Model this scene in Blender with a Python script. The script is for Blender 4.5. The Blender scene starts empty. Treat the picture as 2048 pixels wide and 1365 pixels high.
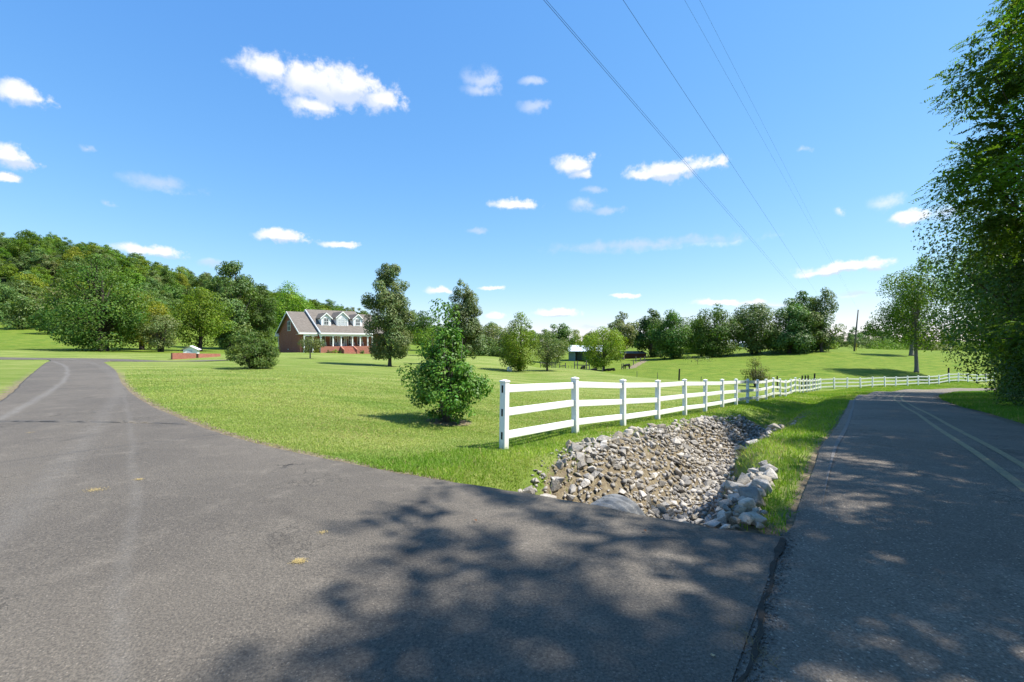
import bpy, bmesh, math, random
import numpy as np
from mathutils import Vector, Matrix

scene = bpy.context.scene
col = scene.collection
R = math.radians

# ------------------------------------------------------------------ camera, sky, sun, exposure
CH, F = 1.6, 910.2                       # eye height, focal length in photo pixels (16 mm on 36 mm)
cam_d = bpy.data.cameras.new('camera'); cam = bpy.data.objects.new('camera', cam_d); col.objects.link(cam)
cam_d.sensor_width = 36; cam_d.lens = 16.0; cam_d.clip_start = 0.05; cam_d.clip_end = 6000
cam.location = (0, 0, CH); cam.rotation_euler = (R(90), 0, 0)
scene.camera = cam

SUN_EL, SUN_AZ = 56.0, 91.0              # azimuth clockwise from +Y (view direction)
SUN_STRENGTH, SKY_STRENGTH, EXPOSURE = 4.6, 0.11, 1.0
scene.view_settings.view_transform = 'Standard'; scene.view_settings.look = 'None'
scene.view_settings.gamma = 1.0; scene.view_settings.exposure = EXPOSURE
scene.view_settings.use_curve_mapping = False
cy = scene.cycles
cy.max_bounces = 6; cy.diffuse_bounces = 3; cy.glossy_bounces = 2; cy.transmission_bounces = 3
cy.transparent_max_bounces = 4; cy.caustics_reflective = False; cy.caustics_refractive = False
cy.use_denoising = True
try: cy.denoiser = 'OPENIMAGEDENOISE'
except Exception: pass

sd = bpy.data.lights.new('sun', 'SUN'); so = bpy.data.objects.new('sun', sd); col.objects.link(so)
sd.energy = SUN_STRENGTH; sd.angle = R(0.53); sd.color = (1.0, 0.965, 0.90)
sv = Vector((math.sin(R(SUN_AZ)) * math.cos(R(SUN_EL)), math.cos(R(SUN_AZ)) * math.cos(R(SUN_EL)), math.sin(R(SUN_EL))))
so.rotation_euler = sv.to_track_quat('Z', 'Y').to_euler(); so.location = (40, 0, 60)

world = bpy.data.worlds.new('World'); scene.world = world; world.use_nodes = True
try: world.cycles.sampling_method = 'MANUAL'; world.cycles.sample_map_resolution = 256
except Exception: pass
wt = world.node_tree; wt.nodes.clear()
def wn(t, **k):
    n = wt.nodes.new(t)
    for a, b in k.items(): setattr(n, a, b)
    return n
def wl(a, b): wt.links.new(a, b)
def wmath(op, a, b=None, c=None, clamp=False):
    n = wn('ShaderNodeMath', operation=op); n.use_clamp = clamp
    for i, v in enumerate((a, b, c)):
        if v is None: continue
        if isinstance(v, (int, float)): n.inputs[i].default_value = v
        else: wl(v, n.inputs[i])
    return n.outputs[0]
def wvec(op, a, b=None, scale=None):
    n = wn('ShaderNodeVectorMath', operation=op)
    for i, v in enumerate((a, b)):
        if v is None: continue
        if isinstance(v, tuple): n.inputs[i].default_value = v
        else: wl(v, n.inputs[i])
    if scale is not None: n.inputs['Scale'].default_value = scale
    return n.outputs['Value'] if op == 'LENGTH' else n.outputs[0]
def wnoise(vec, scale, detail, rough=0.55):
    n = wn('ShaderNodeTexNoise'); n.inputs['Scale'].default_value = scale
    n.inputs['Detail'].default_value = detail; n.inputs['Roughness'].default_value = rough
    wl(vec, n.inputs['Vector']); return n
def wramp(v, lo, hi, a=0.0, b=1.0):
    n = wn('ShaderNodeMapRange', interpolation_type='SMOOTHSTEP'); wl(v, n.inputs[0])
    n.inputs[1].default_value = lo; n.inputs[2].default_value = hi; n.inputs[3].default_value = a; n.inputs[4].default_value = b
    return n.outputs[0]
sky = wn('ShaderNodeTexSky', sky_type='NISHITA'); sky.sun_disc = False
sky.sun_elevation = R(SUN_EL); sky.sun_rotation = R(SUN_AZ); sky.altitude = 200
sky.air_density = 1.0; sky.dust_density = 0.05; sky.ozone_density = 1.2
ssep = wn('ShaderNodeSeparateColor'); wl(sky.outputs[0], ssep.inputs[0]); hsv = wn('ShaderNodeCombineColor')   # tone of a clear summer sky
wl(wmath('ADD', wmath('MULTIPLY', wmath('POWER', ssep.outputs[0], 1.08), 0.52), 0.10), hsv.inputs[0])
for i_, g_, k_ in ((1, 0.68, 1.235), (2, 0.36, 2.74)): wl(wmath('MULTIPLY', wmath('POWER', ssep.outputs[i_], g_), k_), hsv.inputs[i_])
tc = wn('ShaderNodeTexCoord'); dvec = wvec('NORMALIZE', tc.outputs['Generated'])
sep = wn('ShaderNodeSeparateXYZ'); wl(dvec, sep.inputs[0])
az = wmath('ARCTAN2', sep.outputs[0], sep.outputs[1]); el = wmath('ARCSINE', sep.outputs[2])
cmb = wn('ShaderNodeCombineXYZ'); wl(az, cmb.inputs[0]); wl(el, cmb.inputs[1])
n1 = wnoise(dvec, 11.0, 3.0, 0.6); n2 = wnoise(dvec, 34.0, 6.0, 0.62)
w1 = wvec('SCALE', wvec('SUBTRACT', n1.outputs['Color'], (0.5, 0.5, 0.5)), scale=0.055)
w2 = wvec('SCALE', wvec('SUBTRACT', n2.outputs['Color'], (0.5, 0.5, 0.5)), scale=0.042)
sq = wvec('MULTIPLY', wvec('ADD', w1, w2), (1.0, 0.42, 0.0))
cvec = wvec('ADD', cmb.outputs[0], sq)
def azel(x, y):
    dx, dz = (x - 1024) / F, (682.5 - y) / F
    return math.atan2(dx, 1), math.atan2(dz, math.hypot(dx, 1))
# clouds drifting over the valley: centre and half size in the photo's own scale, opacity
CLOUDS_THICK = [(545, 140, 85, 42), (620, 165, 110, 58), (705, 175, 95, 52), (755, 200, 60, 32), (620, 210, 62, 30), (30, 185, 75, 30), (5, 310, 58, 28), (0, 352, 36, 9),
    (1340, 340, 88, 26), (1405, 330, 60, 20), (1290, 352, 40, 14), (1148, 330, 42, 24), (1160, 348, 34, 12), (1030, 408, 60, 13), (565, 474, 62, 15), (300, 503, 85, 17),
    (680, 489, 48, 9), (1700, 535, 130, 15), (1660, 545, 90, 10), (1820, 434, 56, 16), (1445, 607, 85, 9), (1115, 627, 62, 11),
    (1000, 630, 34, 9), (880, 584, 36, 10), (1245, 590, 32, 6), (980, 576, 32, 5)]
CLOUDS_THIN = [(965, 160, 50, 26), (960, 182, 44, 16), (1062, 212, 36, 14), (1062, 164, 30, 10), (320, 365, 85, 20), (1780, 405, 56, 18), (1165, 412, 40, 14),
    (1222, 421, 34, 9), (168, 297, 20, 8), (228, 408, 18, 7), (1605, 299, 20, 9), (1670, 425, 14, 9), (955, 464, 28, 7), (1290, 490, 230, 15), (415, 524, 34, 9),
    (1720, 588, 52, 7), (1185, 381, 26, 9), (1190, 655, 45, 7), (1560, 610, 90, 9), (1900, 430, 50, 22)]
def chain(lst, cvec=cvec):
    acc = None
    for (x, y, hw, hh) in lst:
        a0, e0 = azel(x, y); hw *= 0.93; hh *= 0.92; wa = abs(azel(x + hw, y)[0] - azel(x - hw, y)[0]) / 2; we = abs(azel(x, y - hh)[1] - azel(x, y + hh)[1]) / 2
        d = wvec('MULTIPLY', wvec('SUBTRACT', cvec, (a0, e0, 0.0)), (1 / wa, 1 / we, 0.0))
        m = wvec('LENGTH', d)
        acc = m if acc is None else wmath('MINIMUM', acc, m)
    return acc
fine = wmath('MULTIPLY', wmath('SUBTRACT', n2.outputs['Fac'], 0.5), 2.0)
dth = wmath('ADD', chain(CLOUDS_THICK), fine)
dup_ = wmath('ADD', chain(CLOUDS_THICK, wvec('ADD', cvec, (-0.004, 0.014, 0.0))), fine)
thick = wramp(dth, 1.10, 0.38)
thin = wmath('MULTIPLY', wramp(wmath('ADD', chain(CLOUDS_THIN), fine), 1.2, 0.0), 0.62)
# the same scattered fair-weather clouds go on round the rest of the sky
gn = wnoise(wvec('MULTIPLY', dvec, (1.0, 1.0, 2.6)), 5.0, 7.0, 0.6)
gen = wmath('MULTIPLY', wramp(gn.outputs['Fac'], 0.60, 0.72), wramp(wmath('ABSOLUTE', az), 0.95, 1.25))
gen = wmath('MULTIPLY', gen, wramp(sep.outputs[2], 0.02, 0.12))
mask = wmath('MAXIMUM', wmath('MAXIMUM', thick, thin), gen, clamp=True)
shade = wramp(wmath('SUBTRACT', dup_, dth), -0.25, 0.30)   # sunlit heads, bluish bases
ccol = wn('ShaderNodeMix', data_type='RGBA'); wl(shade, ccol.inputs[0])
ccol.inputs[6].default_value = (3.3, 3.75, 4.7, 1); ccol.inputs[7].default_value = (5.0, 5.0, 5.15, 1)
mx = wn('ShaderNodeMix', data_type='RGBA'); wl(wmath('MULTIPLY', mask, 0.93), mx.inputs[0]); wl(hsv.outputs[0], mx.inputs[6]); wl(ccol.outputs[2], mx.inputs[7])
bg = wn('ShaderNodeBackground'); bg.inputs['Strength'].default_value = SKY_STRENGTH
wl(mx.outputs[2], bg.inputs['Color']); wo = wn('ShaderNodeOutputWorld'); wl(bg.outputs[0], wo.inputs['Surface'])

# ------------------------------------------------------------------ helpers
rng = np.random.default_rng(7)
def P(x, y, d):                          # photo pixel + distance -> world point
    return ((x - 1024) / F * d, d, CH - (y - 682.5) / F * d)
def PX(x, d): return (x - 1024) / F * d

def mesh_np(name, V, Fq, mat=None, tint=None, smooth=False, parent=None, mats=None, midx=None):
    """one mesh object from arrays: V (n,3), Fq (m,k) faces all of k corners"""
    me = bpy.data.meshes.new(name)
    V = np.asarray(V, np.float32); Fq = np.asarray(Fq, np.int32)
    me.vertices.add(len(V)); me.vertices.foreach_set('co', V.ravel())
    k = Fq.shape[1]; m = len(Fq)
    me.loops.add(m * k); me.loops.foreach_set('vertex_index', Fq.ravel())
    me.polygons.add(m); me.polygons.foreach_set('loop_start', np.arange(0, m * k, k, dtype=np.int32))
    try: me.polygons.foreach_set('loop_total', np.full(m, k, np.int32))
    except Exception: pass
    if smooth: me.polygons.foreach_set('use_smooth', np.ones(m, bool))
    if midx is not None: me.polygons.foreach_set('material_index', np.asarray(midx, np.int32))
    me.update(calc_edges=True)
    if tint is not None:
        a = me.color_attributes.new('tint', 'FLOAT_COLOR', 'POINT')
        c = np.ones((len(V), 4), np.float32); c[:, :3] = tint
        a.data.foreach_set('color', c.ravel())
    for mm in (mats or ([mat] if mat else [])): me.materials.append(mm)
    o = bpy.data.objects.new(name, me); col.objects.link(o)
    if parent: o.parent = parent
    return o

class MB:                                # boxes, tubes and prisms gathered into one mesh
    def __init__(s): s.v = []; s.f = []
    def add(s, vs, fs):
        b = len(s.v); s.v += [tuple(map(float, q)) for q in vs]; s.f += [tuple(i + b for i in f) for f in fs]; return s
    def box(s, x0, y0, z0, x1, y1, z1):
        return s.add([(x0, y0, z0), (x1, y0, z0), (x1, y1, z0), (x0, y1, z0), (x0, y0, z1), (x1, y0, z1), (x1, y1, z1), (x0, y1, z1)],
              [(0, 3, 2, 1), (4, 5, 6, 7), (0, 1, 5, 4), (1, 2, 6, 5), (2, 3, 7, 6), (3, 0, 4, 7)])
    def beam(s, a, b, w, h, up=(0, 0, 1)):
        a, b = Vector(a), Vector(b); d = (b - a).normalized(); u = Vector(up)
        x = d.cross(u).normalized() * w / 2; z = x.cross(d).normalized() * h / 2
        vs = [a - x - z, a + x - z, a + x + z, a - x + z, b - x - z, b + x - z, b + x + z, b - x + z]
        return s.add(vs, [(0, 1, 2, 3), (7, 6, 5, 4), (0, 4, 5, 1), (1, 5, 6, 2), (2, 6, 7, 3), (3, 7, 4, 0)])
    def tube(s, pts, rad, n=6, cap=True):
        pts = [Vector(p) for p in pts]
        if isinstance(rad, (int, float)): rad = [rad] * len(pts)
        b = len(s.v); ref = Vector((0.31, 0.95, 0.1))
        for i, p in enumerate(pts):
            d = (pts[min(i + 1, len(pts) - 1)] - pts[max(i - 1, 0)])
            d = d.normalized() if d.length > 1e-9 else Vector((0, 0, 1))
            x = d.cross(ref)
            if x.length < 1e-3: x = d.cross(Vector((1, 0, 0)))
            x.normalize(); y = d.cross(x)
            for k in range(n):
                t = 2 * math.pi * k / n; q = p + (x * math.cos(t) + y * math.sin(t)) * rad[i]; s.v.append(tuple(q))
        for i in range(len(pts) - 1):
            for k in range(n):
                k2 = (k + 1) % n
                s.f.append((b + i * n + k, b + i * n + k2, b + (i + 1) * n + k2, b + (i + 1) * n + k))
        if cap:
            s.f.append(tuple(b + k for k in range(n))); e = b + (len(pts) - 1) * n
            s.f.append(tuple(e + n - 1 - k for k in range(n)))
        return s
    def prism(s, poly, d):               # poly of 3D points pushed along vector d
        n = len(poly); d = Vector(d); a = [Vector(p) for p in poly]
        return s.add(a + [p + d for p in a], [tuple(range(n))[::-1], tuple(range(n, 2 * n))] + [(i, (i + 1) % n, n + (i + 1) % n, n + i) for i in range(n)])
    def build(s, name, mat, parent=None, smooth=False, bevel=0):
        me = bpy.data.meshes.new(name); me.from_pydata(s.v, [], s.f); me.update()
        bm = bmesh.new(); bm.from_mesh(me); bmesh.ops.recalc_face_normals(bm, faces=bm.faces)
        if bevel: bmesh.ops.bevel(bm, geom=list(bm.edges), offset=bevel, segments=1, affect='EDGES', clamp_overlap=True)
        bm.to_mesh(me); bm.free()
        if smooth: me.polygons.foreach_set('use_smooth', [True] * len(me.polygons))
        if mat: me.materials.append(mat)
        o = bpy.data.objects.new(name, me); col.objects.link(o)
        if parent: o.parent = parent
        return o
def tag(o, label=None, cat=None, group=None, kind=None):
    if label: o['label'] = label
    if cat: o['category'] = cat
    if group: o['group'] = group
    if kind: o['kind'] = kind
    return o
def empty(name, loc, rz=0.0):
    o = bpy.data.objects.new(name, None); col.objects.link(o); o.location = loc; o.rotation_euler = (0, 0, rz); o.empty_display_size = 0.2; return o
def copy_tree(o, parent=None):
    c = o.copy(); col.objects.link(c); c.parent = parent
    for ch in list(o.children): copy_tree(ch, c)
    return c

# ------------------------------------------------------------------ materials
def new_mat(name):
    m = bpy.data.materials.new(name); m.use_nodes = True; t = m.node_tree; t.nodes.clear()
    out = t.nodes.new('ShaderNodeOutputMaterial'); return m, t, out
class NT:
    def __init__(s, t): s.t = t
    def n(s, typ, **k):
        n = s.t.nodes.new(typ)
        for a, b in k.items(): setattr(n, a, b)
        return n
    def l(s, a, b): s.t.links.new(a, b)
    def setin(s, inp, v):
        if hasattr(v, 'is_output') or hasattr(v, 'links'): s.l(v, inp)
        else: inp.default_value = v
    def math(s, op, a, b=None, clamp=False):
        n = s.n('ShaderNodeMath', operation=op); n.use_clamp = clamp; s.setin(n.inputs[0], a)
        if b is not None: s.setin(n.inputs[1], b)
        return n.outputs[0]
    def noise(s, vec, scale, detail=3, rough=0.55, out='Fac', dist=0.0):
        n = s.n('ShaderNodeTexNoise'); n.inputs['Scale'].default_value = scale; n.inputs['Detail'].default_value = detail
        n.inputs['Roughness'].default_value = rough; n.inputs['Distortion'].default_value = dist
        if vec is not None: s.l(vec, n.inputs['Vector'])
        return n.outputs[out]
    def ramp(s, v, lo, hi, a=0.0, b=1.0, smooth=True):
        n = s.n('ShaderNodeMapRange', interpolation_type='SMOOTHSTEP' if smooth else 'LINEAR'); s.l(v, n.inputs[0])
        for i, q in enumerate((lo, hi, a, b)): n.inputs[i + 1].default_value = q
        return n.outputs[0]
    def mix(s, f, a, b, mode='MIX'):
        n = s.n('ShaderNodeMix', data_type='RGBA', blend_type=mode)
        s.setin(n.inputs[0], f)
        for i, v in ((6, a), (7, b)):
            if isinstance(v, tuple): n.inputs[i].default_value = (*v, 1) if len(v) == 3 else v
            else: s.l(v, n.inputs[i])
        return n.outputs[2]
    def pos(s): return s.n('ShaderNodeNewGeometry').outputs['Position']
    def obj(s): return s.n('ShaderNodeTexCoord').outputs['Object']
    def scale(s, v, sc):
        n = s.n('ShaderNodeVectorMath', operation='MULTIPLY'); s.l(v, n.inputs[0]); n.inputs[1].default_value = sc; return n.outputs[0]
    def attr(s, name, out='Color'):
        n = s.n('ShaderNodeAttribute'); n.attribute_name = name; return n.outputs[out]
    def bump(s, h, strength, dist):
        n = s.n('ShaderNodeBump'); n.inputs['Strength'].default_value = strength; n.inputs['Distance'].default_value = dist; s.l(h, n.inputs['Height']); return n.outputs[0]
    def bsdf(s, out, color, rough=0.8, spec=0.3, normal=None, metal=0.0):
        b = s.n('ShaderNodeBsdfPrincipled'); s.setin(b.inputs['Base Color'], (*color, 1) if isinstance(color, tuple) else color)
        s.setin(b.inputs['Roughness'], rough); b.inputs['Specular IOR Level'].default_value = spec; b.inputs['Metallic'].default_value = metal
        if normal is not None: s.l(normal, b.inputs['Normal'])
        if out is not None: s.l(b.outputs[0], out.inputs['Surface'])
        return b
def plain(name, c, rough=0.7, spec=0.3, var=0.15, scale=6.0, metal=0.0, bump=0.0):
    m, t, out = new_mat(name); k = NT(t); v = k.obj()
    f = k.noise(v, scale, 4)
    cc = k.mix(f, tuple(q * (1 - var) for q in c), tuple(min(1, q * (1 + var)) for q in c))
    nb = k.bump(k.noise(v, scale * 6, 3), bump, 0.02) if bump else None
    k.bsdf(out, cc, rough, spec, nb, metal); return m
def leaf_mat(name, c, trans=0.35, rough=0.45, spec=0.4):
    m, t, out = new_mat(name); k = NT(t)
    ti = k.attr('tint'); rnd = k.n('ShaderNodeObjectInfo').outputs['Random']
    cc = k.mix(1.0, c, ti, 'MULTIPLY')
    h = k.n('ShaderNodeHueSaturation'); k.l(cc, h.inputs['Color'])
    k.l(k.ramp(rnd, 0, 1, 0.485, 0.515, False), h.inputs['Hue']); k.l(k.ramp(rnd, 0, 1, 0.88, 1.12, False), h.inputs['Value'])
    b = k.bsdf(None, h.outputs[0], rough, spec)
    tr = k.n('ShaderNodeBsdfTranslucent'); k.l(k.mix(1.0, h.outputs[0], (1.25, 1.35, 0.55), 'MULTIPLY'), tr.inputs['Color'])
    ms = k.n('ShaderNodeMixShader'); ms.inputs[0].default_value = trans; k.l(b.outputs[0], ms.inputs[1]); k.l(tr.outputs[0], ms.inputs[2])
    k.l(ms.outputs[0], out.inputs['Surface']); return m
def bark_mat(name, c):
    m, t, out = new_mat(name); k = NT(t); v = k.scale(k.obj(), (6, 6, 1.2))
    f = k.noise(v, 3, 5, 0.7); cc = k.mix(k.ramp(f, 0.3, 0.7), tuple(q * 0.55 for q in c), tuple(q * 1.3 for q in c))
    k.bsdf(out, cc, 0.9, 0.15, k.bump(f, 0.7, 0.04)); return m
M = {}
M['bark'] = bark_mat('bark', (0.10, 0.085, 0.07)); M['bark_dark'] = bark_mat('bark_dark', (0.05, 0.042, 0.035)); M['bark_grey'] = bark_mat('bark_grey', (0.17, 0.155, 0.135))
LEAF = {'oak': (0.056, 0.100, 0.020), 'dark': (0.044, 0.086, 0.020), 'bright': (0.088, 0.150, 0.016), 'lime': (0.120, 0.185, 0.018), 'yellow': (0.125, 0.155, 0.018),
        'olive': (0.092, 0.122, 0.044), 'pear': (0.084, 0.116, 0.046), 'maple': (0.066, 0.112, 0.030), 'walnut': (0.062, 0.112, 0.014), 'ivy': (0.036, 0.072, 0.012),
        'shrub': (0.064, 0.124, 0.018), 'round': (0.058, 0.086, 0.020), 'rust': (0.095, 0.085, 0.035), 'scrag': (0.070, 0.082, 0.026), 'bluefar': (0.070, 0.100, 0.055)}
for q, c in LEAF.items():
    c = (1.62 * c[0], 1.52 * c[1], 1.2 * c[2])
    gl = q in ('pear', 'maple', 'shrub', 'ivy', 'olive')
    M['leaf_' + q] = leaf_mat('leaf_' + q, c, 0.5 if q == 'walnut' else 0.28 if gl else 0.36, 0.5, 0.28 if gl else 0.2)
# ------------------------------------------------------------------ terrain heights
def cr(pts, n):                          # Catmull-Rom through 2D points, resampled evenly by index
    p = np.array(pts, float); p = np.vstack([2 * p[0] - p[1], p, 2 * p[-1] - p[-2]]); out = []
    for i in range(1, len(p) - 2):
        t = np.linspace(0, 1, n, endpoint=False)[:, None]
        a, b, c, d = p[i - 1], p[i], p[i + 1], p[i + 2]
        out.append(0.5 * (2 * b + (c - a) * t + (2 * a - 5 * b + 4 * c - d) * t ** 2 + (3 * b - a - 3 * c + d) * t ** 3))
    return np.vstack(out + [p[-2][None]])
def resample(p, n):
    d = np.r_[0, np.cumsum(np.hypot(*np.diff(p, axis=0).T))]; t = np.linspace(0, d[-1], n)
    return np.c_[np.interp(t, d, p[:, 0]), np.interp(t, d, p[:, 1])]
ROADW = 4.3
EDGE = cr([(-62, -90), (-30, -41), (-8, -10.7), (-0.45, 0), (1.09, 2.13), (2.25, 3.76), (5.1, 7.55), (11.9, 16.3), (17.8, 24), (24.5, 32.2), (32.9, 41.2), (44, 50.6), (55.5, 56.9), (66, 60.0), (84, 63), (120, 66), (190, 70)], 24)
def nrm2(p):
    t = np.gradient(p, axis=0); t /= np.hypot(t[:, 0], t[:, 1])[:, None]; return np.c_[t[:, 1], -t[:, 0]]
EDGE_R = EDGE + nrm2(EDGE) * ROADW
DR = cr([(-34.2, 38.6), (-32.6, 36.9), (-30.5, 34), (-22, 25.2), (-14, 16.4), (-9.1, 11.4), (-5.97, 8.7), (-4.1, 7.37), (-2.23, 6.26), (-1.06, 5.55), (-0.13, 5.06), (0.74, 4.55), (1.50, 3.98), (2.2, 3.69)], 16)
DL = cr([(-39.6, 38.8), (-36.9, 36.4), (-33.4, 32.6), (-26.5, 25.4), (-20.1, 18.8), (-13.4, 11.9), (-11.0, 8.5), (-9.6, 4.0), (-9.2, -2.0), (-8.3, -10.4)], 16)
NJ = 260
DRr = np.vstack([resample(DR[:96], NJ // 2), resample(DR[95:], NJ - NJ // 2)])
DLr = np.vstack([resample(DL[:96], NJ // 2), resample(DL[95:], NJ - NJ // 2)])
TC = cr([(-150, 61), (-110, 53), (-70, 46.5), (-48, 42.4), (-37, 40.2), (-29, 38.2), (-24, 37.6)], 20)
def poly_sd(pts, poly):                  # signed distance, negative inside
    pts = np.asarray(pts, float); out = np.full(len(pts), 1e9); ins = np.zeros(len(pts), bool)
    a = poly; b = np.roll(poly, -1, axis=0)
    for i in range(len(a)):
        e = b[i] - a[i]; w = pts - a[i]; L = e @ e
        if L < 1e-12: continue
        t = np.clip(w @ e / L, 0, 1); dd = w - t[:, None] * e; out = np.minimum(out, (dd * dd).sum(1))
        c = ((a[i][1] > pts[:, 1]) != (b[i][1] > pts[:, 1]))
        with np.errstate(divide='ignore', invalid='ignore'):
            xi = a[i][0] + (pts[:, 1] - a[i][1]) / (e[1] if e[1] != 0 else 1e-12) * e[0]
        ins ^= c & (pts[:, 0] < xi)
    out = np.sqrt(out); out[ins] *= -1; return out
POLY_ROAD = np.vstack([EDGE[::3], EDGE_R[::3][::-1]]); POLY_DRIVE = np.vstack([DRr[::3], DRr[-1:], DLr[::3][::-1]])
tn = nrm2(TC); POLY_T = np.vstack([(TC + tn * 1.7)[::3], (TC - tn * 1.7)[::3][::-1]])
def dist_in(pts, poly, pad=6):
    pts = np.asarray(pts, float); lo = poly.min(0) - pad; hi = poly.max(0) + pad
    m = ((pts >= lo) & (pts <= hi)).all(1); o = np.full(len(pts), 1e3)
    if m.any(): o[m] = poly_sd(pts[m], poly)
    return o

ctl = []
for q in [(-3, -4), (2, -5), (0, 0), (6, -2), (3, 3.5), (-6, 3), (-2, 4.5), (-8, 9.6), (-13, 13), (-18, 19), (-24, 25.5), (-31, 33), (-36, 38), (-12, 4), (-14, -8), (-20, 8), (12, -10), (0, -20), (-30, 10),
          (-60, -40), (0, -100), (60, -60), (-100, 10), (-300, -200), (200, -300), (20, -12)]: ctl.append((*q, 0.0))
pl = lambda Y: -0.0835 * (Y - 4)
for t in (0, 6, 12, 18, 24, 32, 40, 48, 56.4):       # along the white fence
    X, Y = -0.13 + 0.628 * t, 8.24 + 0.778 * t; ctl.append((X, Y, pl(Y) if Y < 48 else -3.92))
for t in (8, 16, 24, 34): X, Y = 35.3 + 0.923 * t, 52.1 + 0.388 * t; ctl.append((X, Y, -3.98 - 0.012 * t))
for (X, Y) in [(5.1, 7.55), (11.9, 16.3), (17.8, 24), (24.5, 32.2), (32.9, 41.2), (44, 50.6), (55.5, 56.9), (84, 63)]:
    z = min(0, pl(Y) + 0.15); z = max(z, -4.3) if Y > 50 else z
    ctl.append((X, Y, z)); ctl.append((X + 0.79 * 4.3, Y - 0.61 * 4.3, z - 0.02)); ctl.append((X + 0.79 * 9, Y - 0.61 * 9, z + 0.25)); ctl.append((X + 0.79 * 30, Y - 0.61 * 30, z + 1.0))
for (x, y, d) in [(895, 843, 11.2), (505, 737, 28), (780, 733, 37.5), (620, 717, 46.5), (1045, 743, 43), (925, 732, 46), (690, 800, 14.2), (600, 760, 20.5), (420, 760, 19.5), (380, 722, 38), (340, 722, 41), (440, 714.5, 48),
          (601, 705.6, 75), (557, 706, 84.4), (690, 707, 80), (756, 708, 85), (820, 716, 70), (840, 708, 100), (1000, 716, 75), (1000, 708, 110), (1120, 737, 55), (1180, 741, 55), (1100, 741, 72), (1180, 743, 72), (1150, 721, 102),
          (1210, 741, 76), (1255, 738, 80), (1275, 757, 48), (1300, 738, 72), (1280, 722, 105), (1350, 718, 105), (1430, 713, 107), (1500, 709, 107), (1590, 705, 105), (1640, 703, 105), (1395, 729, 78), (1500, 737, 72), (1600, 735, 75),
          (1500, 770, 41), (1400, 768, 34), (1708, 703, 110), (1640, 745, 66), (1760, 730, 82), (1838, 747, 66.5), (1822, 712, 98), (1900, 703, 120), (1950, 720, 90), (1760, 702, 115), (2100, 705, 120),
          (0, 717, 43), (0, 701, 56), (-150, 700, 60), (205, 703, 63), (300, 703, 68), (400, 702, 75), (100, 672, 95), (0, 653, 112), (60, 660, 108), (-200, 640, 115), (200, 684, 85), (300, 690, 92), (420, 690, 105), (530, 694, 112)]:
    ctl.append(P(x, y, d))
for (x, d, z) in [(0, 215, 43), (150, 232, 46.5), (300, 245, 36.5), (400, 255, 30.5), (560, 285, 23.5), (700, 320, 16.5), (790, 340, 8), (860, 340, 0.5), (-200, 210, 40), (0, 160, 22), (200, 170, 20), (400, 180, 12), (560, 200, 8), (-300, 150, 24),
                  (0, 330, 38), (300, 380, 28), (600, 420, 15), (950, 200, -0.5), (1100, 200, -1), (1300, 200, -1), (1500, 200, -1), (1700, 220, -1.0), (1900, 220, -1), (2300, 250, -1),
                  (700, 150, 1.5), (-600, 200, 40), (-1500, 200, 20)]: ctl.append((PX(x, d), d, z))
for (X, Y, z) in [(0, 700, -1), (600, 700, -1), (-700, 900, 25), (0, 2500, 0), (1500, 2500, 0), (-1500, 2500, 5), (1500, 0, 0), (-1500, 0, 8), (-1500, -700, 0), (1500, -700, 0), (0, -700, 0), (400, 200, 0)]: ctl.append((X, Y, z))
ctl = np.array(ctl, float)
WS = 12.0
def warp(X, Y): return np.c_[np.arcsinh(np.asarray(X) / WS), np.arcsinh((np.asarray(Y) - 4) / WS)]
CW = warp(ctl[:, 0], ctl[:, 1])
def tpsk(r2): return np.where(r2 > 1e-12, 0.5 * r2 * np.log(np.maximum(r2, 1e-12)), 0.0)
_n = len(CW); D2 = ((CW[:, None] - CW[None]) ** 2).sum(-1)
A = np.zeros((_n + 3, _n + 3)); A[:_n, :_n] = tpsk(D2) + np.eye(_n) * 2e-4; A[:_n, _n:] = np.c_[np.ones(_n), CW]; A[_n:, :_n] = A[:_n, _n:].T
TW = np.linalg.solve(A, np.r_[ctl[:, 2], 0, 0, 0])
def base_z(X, Y):
    X = np.atleast_1d(np.asarray(X, float)); Y = np.atleast_1d(np.asarray(Y, float)); w = warp(X, Y); out = np.empty(len(X))
    for i in range(0, len(X), 20000):
        ww = w[i:i + 20000]; r2 = ((ww[:, None] - CW[None]) ** 2).sum(-1)
        out[i:i + 20000] = tpsk(r2) @ TW[:_n] + TW[_n] + ww @ TW[_n + 1:]
    return out
def sst(x, a, b): t = np.clip((x - a) / (b - a), 0, 1); return t * t * (3 - 2 * t)
_em = (EDGE[:, 1] > 1) & (EDGE[:, 1] < 60); EC = EDGE[_em]; EN = nrm2(EC); ES = np.r_[0, np.cumsum(np.hypot(*np.diff(EC, axis=0).T))]
_s0 = ES[np.argmin(np.abs(EC[:, 1] - 3.7))]
def road_so(X, Y):                       # distance along the road edge and away from it (towards the fence)
    p = np.c_[X, Y]; s = np.empty(len(p)); o = np.empty(len(p))
    for i in range(0, len(p), 5000):
        q = p[i:i + 5000]; d = ((q[:, None] - EC[None]) ** 2).sum(-1); j = d.argmin(1)
        s[i:i + 5000] = ES[j] - _s0 + ((q - EC[j]) * np.c_[-EN[j][:, 1], EN[j][:, 0]]).sum(1); o[i:i + 5000] = -((q - EC[j]) * EN[j]).sum(1)
    return s, o
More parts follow.
